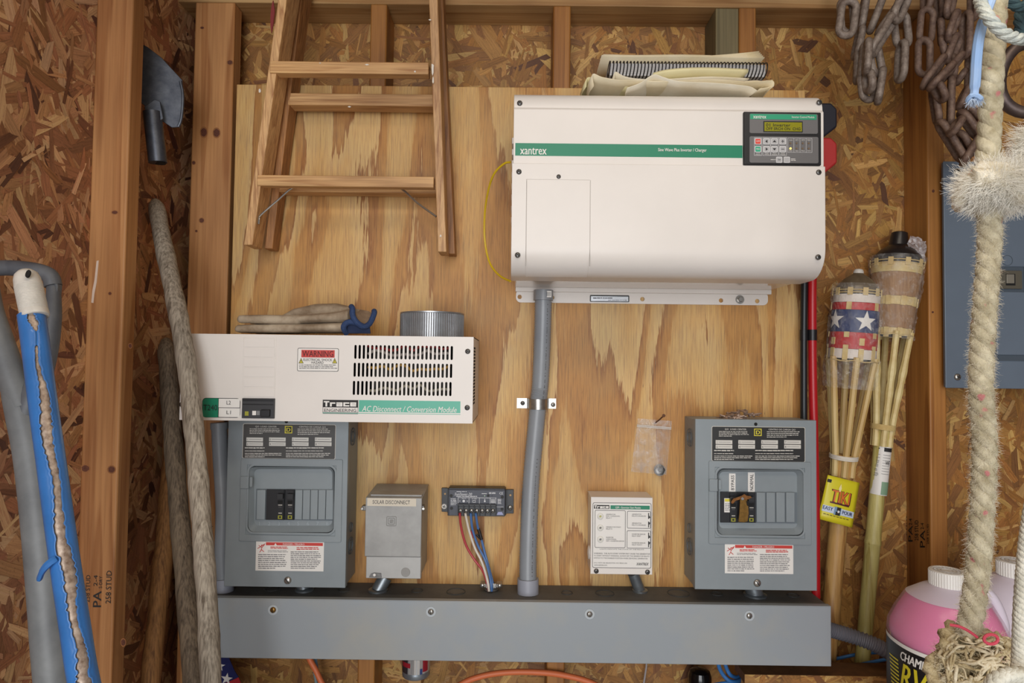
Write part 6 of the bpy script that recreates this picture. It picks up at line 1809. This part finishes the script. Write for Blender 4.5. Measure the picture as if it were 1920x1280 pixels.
CH1 = [(1586, -6, 1590, 68, -.10, 8), (1594, -4, 1584, 73, -.115, -6), (1596, -70, 1590, 6, -.10, 80),
       (1624, -10, 1612, 62, -.07, 74), (1616, 48, 1603, 112, -.075, 80), (1608, 96, 1606, 158, -.08, 65),
       (1660, -16, 1630, 62, -.10, 72), (1690, 2, 1644, 66, -.125, 75), (1704, -20, 1676, 42, -.14, 40), (1680, 26, 1630, 106, -.135, 58),
       (1686, 20, 1694, 92, -.09, 4), (1692, 74, 1688, 156, -.10, 84),
       (1634, 74, 1648, 146, -.115, 22), (1628, 72, 1624, 140, -.14, 70), (1620, 82, 1612, 156, -.10, 66), (1626, 130, 1632, 176, -.13, 86),
       (1622, 130, 1630, 193, -.105, 12), (1656, 126, 1645, 196, -.12, 66)]
chain('hanging_chain', 'gray rusted chain bunched beside the inverter, its links ending above the red terminal boot', P(1640, 195, -.1), CH1, rc1, iron_gray, .043)
rc2 = 6.2 * S(-.1)
CH2 = [(1738, -50, 1738, 24, -.07, 85), (1740, 12, 1734, 84, -.075, 2), (1733, 68, 1732, 146, -.085, 6),
       (1760, -20, 1764, 42, -.07, 78), (1763, 34, 1766, 86, -.08, 60), (1765, 66, 1774, 110, -.09, 50),
       (1790, -34, 1776, 36, -.10, 40), (1798, 18, 1776, 80, -.11, 50), (1800, 62, 1776, 122, -.10, 40),
       (1774, 104, 1727, 166, -.13, 62), (1790, 118, 1740, 168, -.15, 76), (1808, 100, 1762, 152, -.115, 66),
       (1812, 20, 1810, 110, -.09, 86), (1826, -30, 1826, 40, -.10, 80), (1822, 90, 1820, 172, -.08, 80), (1812, 130, 1792, 158, -.06, 70),
       (1750, 150, 1772, 192, -.13, 82), (1748, 160, 1760, 236, -.10, 70), (1784, 100, 1788, 150, -.09, 70), (1784, 142, 1782, 242, -.11, 60), (1816, 160, 1796, 206, -.09, 74),
       (1758, 224, 1808, 304, -.12, 76), (1804, 218, 1780, 256, -.15, 84), (1798, 206, 1840, 262, -.13, 74), (1794, 244, 1824, 294, -.11, 78), (1840, 252, 1802, 312, -.13, 62), (1808, 196, 1844, 230, -.10, 70)]
chain('hanging_chain', 'brown rusted chain tangled in front of the stud, its lowest links touching the slate panel', P(1790, 310, -.1), CH2, rc2, rust, .040)

# ================================================================== ROPES
def rope_mat(name, c1, c2, fleck=None, fs=26):
    m, nt, b = nodes_of(name); b.inputs['Roughness'].default_value = .9
    c = ramp(nt, noise(nt, 60, 4, .6), [(.35, lin(c1)), (.68, lin(c2))])
    if fleck:
        c = mix(nt, ramp(nt, noise(nt, fs, 1, .4), [(.69, (0, 0, 0, 1)), (.73, (.7, .7, .7, 1))]), c, lin(fleck))
    nt.links.new(c, b.inputs['Base Color']); bumpit(nt, b, noise(nt, 420, 3, .6), .6, .002)
    return m
rope_m = rope_mat('hemp_rope', (206, 196, 168), (158, 146, 116), (198, 104, 116), 60)
fuzz_m = rope_mat('rope_fibre', (232, 224, 206), (202, 190, 162), (212, 150, 154), 60)
tan_f = rope_mat('tan_fibre', (206, 190, 152), (160, 140, 100))
white_rope = rope_mat('white_rope', (224, 220, 206), (186, 182, 166))
def twist(mb, path, R_, mt, pitch, strands_=3, n=8, phase=0, off=.48, sr=.57):
    # laid rope: strands wound round the path
    path = [Vector(p) for p in path]; N = len(path); u = (path[1] - path[0]).normalized().orthogonal().normalized()
    acc = 0; fr = []
    for i, p in enumerate(path):
        t = (path[min(i + 1, N - 1)] - path[max(i - 1, 0)]).normalized(); u = (u - t * u.dot(t)).normalized()
        if i: acc += (p - path[i - 1]).length
        fr.append((p, u.copy(), t.cross(u), acc))
    for s in range(strands_):
        pts = [p + (a * math.cos(-ac / pitch * 2 * PI + s * 2 * PI / strands_ + phase) + b_ * math.sin(-ac / pitch * 2 * PI + s * 2 * PI / strands_ + phase)) * R_ * off for p, a, b_, ac in fr]
        mb.tube(pts, R_ * sr, mt, n)
    return mb
def hairs(seeds, mt, length, wdt, R, bias=Vector((0, 0, 0)), curl=.5):
    # loose fibres: bent slivers of triangular section
    v = []; f = []
    for p, d in seeds:
        L = length * R.uniform(.5, 1.4); d = (d + bias + Vector((R.gauss(0, .35), R.gauss(0, .35), R.gauss(0, .35)))).normalized()
        s = d.orthogonal().normalized(); q = d.cross(s); n0 = len(v); bend = (s * R.uniform(-1, 1) + q * R.uniform(-1, 1)) * L * curl
        for t in (0, .5, 1):
            c = p + d * L * t + bend * t * t; w_ = wdt * (1 - .6 * t)
            v += [c + s * w_, c + (q * .87 - s * .5) * w_, c + (-q * .87 - s * .5) * w_]
        for a in (0, 3):
            for i in range(3):
                j = (i + 1) % 3; f.append((n0 + a + i, n0 + a + j, n0 + a + 3 + j, n0 + a + 3 + i))
    return MB().add(v, f, mt)
R = random.Random(21)
YR = -.70
k = S(YR)
rope = thing('hanging_rope', 'thick frayed hemp rope with pink flecks and fluffy knots hanging nearest the camera', 'rope', P(1820, 1300, YR))
main = smooth_path(pp((1868, -90, YR), (1866, 0, YR), (1862, 90, YR), (1857, 200, YR), (1852, 300, YR), (1852, 370, YR), (1856, 440, YR), (1848, 560, YR), (1841, 660, YR), (1840, 740, YR), (1846, 830, YR), (1843, 930, YR), (1835, 1050, YR), (1824, 1140, YR), (1814, 1190, YR + .004)), 12)
rr_ = 20.5 * k
ro = twist(MB(), main, rr_, rope_m, .048, 3, 10, 0, .36, .66).build('laid_rope', rope, angle=80)
sd_ = []
for i in range(60, len(main) - 1):
    t = (main[i + 1] - main[i]).normalized()
    for q_ in range(110):
        a = R.uniform(0, 2 * PI); d = Vector((math.cos(a), math.sin(a), 0)); d = (d - t * d.dot(t)).normalized()
        p = main[i].lerp(main[i + 1], R.random()) + d * rr_ * R.uniform(.75, .98)
        sd_.append((p, d * .5 + t * R.uniform(-.5, .9)))
h_ = hairs(sd_, fuzz_m, .0042, .00017, R, Vector((0, 0, -.2)), 1.0); o = h_.build('loose_fibres', rope, kind='stuff', flat=True)
# fluffy knot half way
kc = P(1866, 350, YR - .006)
mb = MB()
for i in range(5):
    a = i * 1.25; pth = []
    for q_ in range(11):
        t = q_ / 10 * 2 * PI
        pth.append(kc + Vector((.026 * math.cos(t) + .006 * math.sin(a * 3), .020 * math.sin(t + a), .012 * math.sin(t * 2 + a) + .006 * math.cos(a))))
    mb.tube(pth, .0085, fuzz_m, 8)
mb.tube(smooth_path([kc + Vector((.02, -.004, .005)), kc + Vector((.036, -.006, .012)), kc + Vector((.042, -.004, .034)), kc + Vector((.045, -.002, .07))], 4), [.012, .013, .013, .013, .0125, .012, .012, .0115, .011, .011, .0105, .010, .009], fuzz_m, 9)
mb.build('fluffy_knot', rope, angle=80)
sd_ = []
for i in range(9000):
    a, b_ = R.uniform(0, 2 * PI), R.uniform(-1, 1); s_ = math.sqrt(1 - b_ * b_)
    d = Vector((s_ * math.cos(a), s_ * math.sin(a), b_)); sd_.append((kc + Vector((d.x * .033 + .004, d.y * .026, d.z * .020)), d))
for i in range(2600):
    t = R.random(); a = R.uniform(0, 2 * PI); d = Vector((math.cos(a), math.sin(a), .2)); p = kc + Vector((.034 + .010 * t, -.003, .005 + .06 * t))
    sd_.append((p + d * .010, d))
hairs(sd_, mat('white_fluff', (246, 243, 234), .9, rgb2=(230, 224, 210), vscale=60), .013, .00026, R, Vector((0, 0, -.5)), 1.0).build('knot_fluff', rope, kind='stuff', flat=True)
# frayed lower knot
cream_h = rope_mat('cream_hair', (222, 208, 176), (184, 166, 128))
lc_ = P(1842, 1250, YR - .002)
mb = MB()
for (dx, dz, ry, rz, rr2, ph) in ((-.012, .006, .020, .030, .0125, 0), (.012, .004, .020, .030, .0125, 1.2), (0, -.012, .022, .024, .012, 2.2), (-.024, -.014, .018, .020, .011, .7)):
    pth = [lc_ + Vector((dx + .022 * math.cos(t + ph), ry * math.sin(t), dz + rz * .8 * math.sin(t + ph))) for t in [2 * PI * i / 14 for i in range(15)]]
    twist(mb, pth, rr2, tan_f, .03, 3, 7)
mb.build('lower_knot', rope, angle=80)
MB().tube(smooth_path(pp((1781, 1171, YR - .022), (1798, 1174, YR - .026), (1815, 1182, YR - .026), (1832, 1194, YR - .022)), 4), .0015, mat('pink_cord', (206, 72, 92), .7), 7).build('pink_yarn', rope, label='pink yarn')
MB().tube([P(1858 + 13 * math.cos(t), 1198 + 9 * math.sin(t), YR - .03) for t in [2 * PI * i / 18 for i in range(19)]], .0016, mat('pink_cord', (206, 72, 92), .7), 7).build('pink_yarn', rope, label='pink yarn ring')
sd_ = []
for i in range(2200):
    a, b_ = R.uniform(0, 2 * PI), R.uniform(-1, 1); s_ = math.sqrt(1 - b_ * b_)
    d = Vector((s_ * math.cos(a), s_ * math.sin(a), b_)); sd_.append((lc_ + Vector((d.x * .041 - .002, d.y * .034, d.z * .036 - .004)), d))
hairs(sd_, cream_h, .009, .0002, R, Vector((0, 0, -.3)), 1.0).build('frayed_fibres', rope, kind='stuff', flat=True)
mb = MB(); cream_y = rope_mat('cream_yarn', (226, 214, 186), (190, 174, 140), (210, 150, 150), 20)
for i in range(260):
    a, b_ = R.uniform(0, 2 * PI), R.uniform(-1, 1); s_ = math.sqrt(1 - b_ * b_); d = Vector((s_ * math.cos(a), s_ * math.sin(a) - .3, b_)).normalized()
    t_ = Vector((R.gauss(0, .8), R.gauss(0, .3), R.gauss(-.6, .7))).normalized(); pth = []
    q_ = d.copy()
    for st in range(6):
        pth.append(lc_ + Vector((q_.x * .041 - .002, q_.y * .033, q_.z * .036 - .003)) * 1.0 + q_ * R.uniform(0, .004))
        t_ = (t_ + Vector((R.gauss(0, .45), R.gauss(0, .3), R.gauss(0, .45)))).normalized(); q_ = (q_ + t_ * .24).normalized()
    r0_ = R.uniform(.0008, .0021); pth = smooth_path(pth, 3)
    mb.tube(pth, [r0_] * (len(pth) - 3) + [r0_ * .9, r0_ * .7, r0_ * .3], tan_f if R.random() < .4 else cream_y, 6)
mb.build('loose_yarns', rope, kind='stuff', angle=80)
# second, smoother rope at the frame's edge
YR2 = -.81
r2p = smooth_path(pp((1945, 900, YR2), (1930, 1000, YR2), (1922, 1080, YR2), (1917, 1160, YR2), (1915, 1225, YR2), (1911, 1262, YR2 - .006), (1895, 1290, YR2 - .02), (1870, 1320, YR2 - .025)), 10)
up = [r2p[0] + Vector((.09, 0, .75)), r2p[0] + Vector((.035, 0, .35))]
wr = thing('white_rope', 'smooth white braided rope hanging at the edge of the view beside the jugs', 'rope', r2p[-1])
twist(MB(), smooth_path(up + r2p[::5] + [r2p[-1]], 12), 15 * S(YR2), white_rope, .02, 4, 8).build('braid', wr, angle=80)
coil = [P(1905 + 45 * math.cos(t), 1290 + 26 * math.sin(t), YR2 - .03) for t in [2 * PI * i / 24 for i in range(25)]]
twist(MB(), coil, 14 * S(YR2), white_rope, .02, 4, 8).build('coil', wr, angle=80)
# thin gray white rope looping across the top, with the blue cord
YR3 = -.72
mb = twist(MB(), smooth_path(pp((1826, -60, YR3), (1834, -10, YR3 - .012), (1846, 22, YR3 - .03), (1868, 50, YR3 - .034), (1894, 68, YR3 - .03), (1930, 74, YR3 - .02), (1990, 60, YR3), (2040, 0, YR3)), 10), 10.5 * S(YR3), rope_mat('pale_gray_rope', (204, 206, 196), (160, 168, 164)), .028, 3, 8)
mb.build('thin_rope', label='thin pale gray rope looping over the thick hemp rope', cat='rope')
bc_m = mat('blue_poly_cord', (140, 172, 214), .7, rgb2=(174, 194, 222), vscale=60, stretch=(1, 1, .1))
bl_ = thing('poly_rope', 'short flat light blue cord with a frayed knotted end beside the hemp rope', 'cord', P(1827, 195, -.69))
MB().tube(smooth_path(pp((1862, -10, -.735), (1851, 20, -.735), (1842, 45, -.732), (1835, 75, -.728), (1831, 110, -.724), (1829, 145, -.720), (1827, 172, -.716), (1826, 184, -.716)), 5), [9 * k * .8 if i > 28 else 10.5 * k * .85 if i > 8 else 8 * k for i in range(36)], bc_m, 9).build('cord', bl_)
kp = P(1827, 184, -.716); MB().tube([kp + Vector((.006 * math.cos(t), .005 * math.sin(t), .002 * math.sin(2 * t))) for t in [2 * PI * i / 12 for i in range(13)]], .0028, bc_m, 7).build('end_knot', bl_)
hairs([(kp + Vector((R.uniform(-.006, .006), R.uniform(-.004, .004), -.002)), Vector((R.uniform(-.6, .6), R.uniform(-.3, .3), -1))) for i in range(160)], mat('pale_blue_fray', (190, 204, 222), .8), .006, .0004, R).build('frayed_end', bl_, kind='stuff', flat=True)
# big iron ring and dark teal rope end at the corner
YQ = -.64
ring_c = P(1932, 147, YQ); kr = S(YQ)
pts_ = [ring_c + Vector((58 * kr * math.cos(t), .004 * math.sin(t * 2), 66 * kr * math.sin(t))) for t in [2 * PI * i / 36 for i in range(37)]]
MB().tube(pts_, 11 * kr, mat('dull_iron_ring', (96, 82, 76), .45, .6, rgb2=(66, 54, 54), vscale=60), 14).build('iron_ring', label='big dull iron ring hanging behind the hemp rope at the corner', cat='ring')
teal = rope_mat('teal_rope', (60, 84, 88), (36, 52, 58))
twist(MB(), smooth_path(pp((1880, -40, -.60), (1892, -2, -.60), (1910, 12, -.60), (1940, 8, -.60), (1980, -30, -.60)), 8), 10 * S(-.6), teal, .03, 3, 8).build('teal_rope', label='dark teal rope crossing the top corner', cat='rope')
twist(MB(), smooth_path(pp((1930, 0, -.56), (1914, 20, -.56), (1911, 45, -.56), (1918, 70, -.56), (1945, 84, -.56)), 8), 9 * S(-.56), teal, .03, 3, 8).build('teal_rope', label='dark teal rope end hanging inside the iron ring', cat='rope')
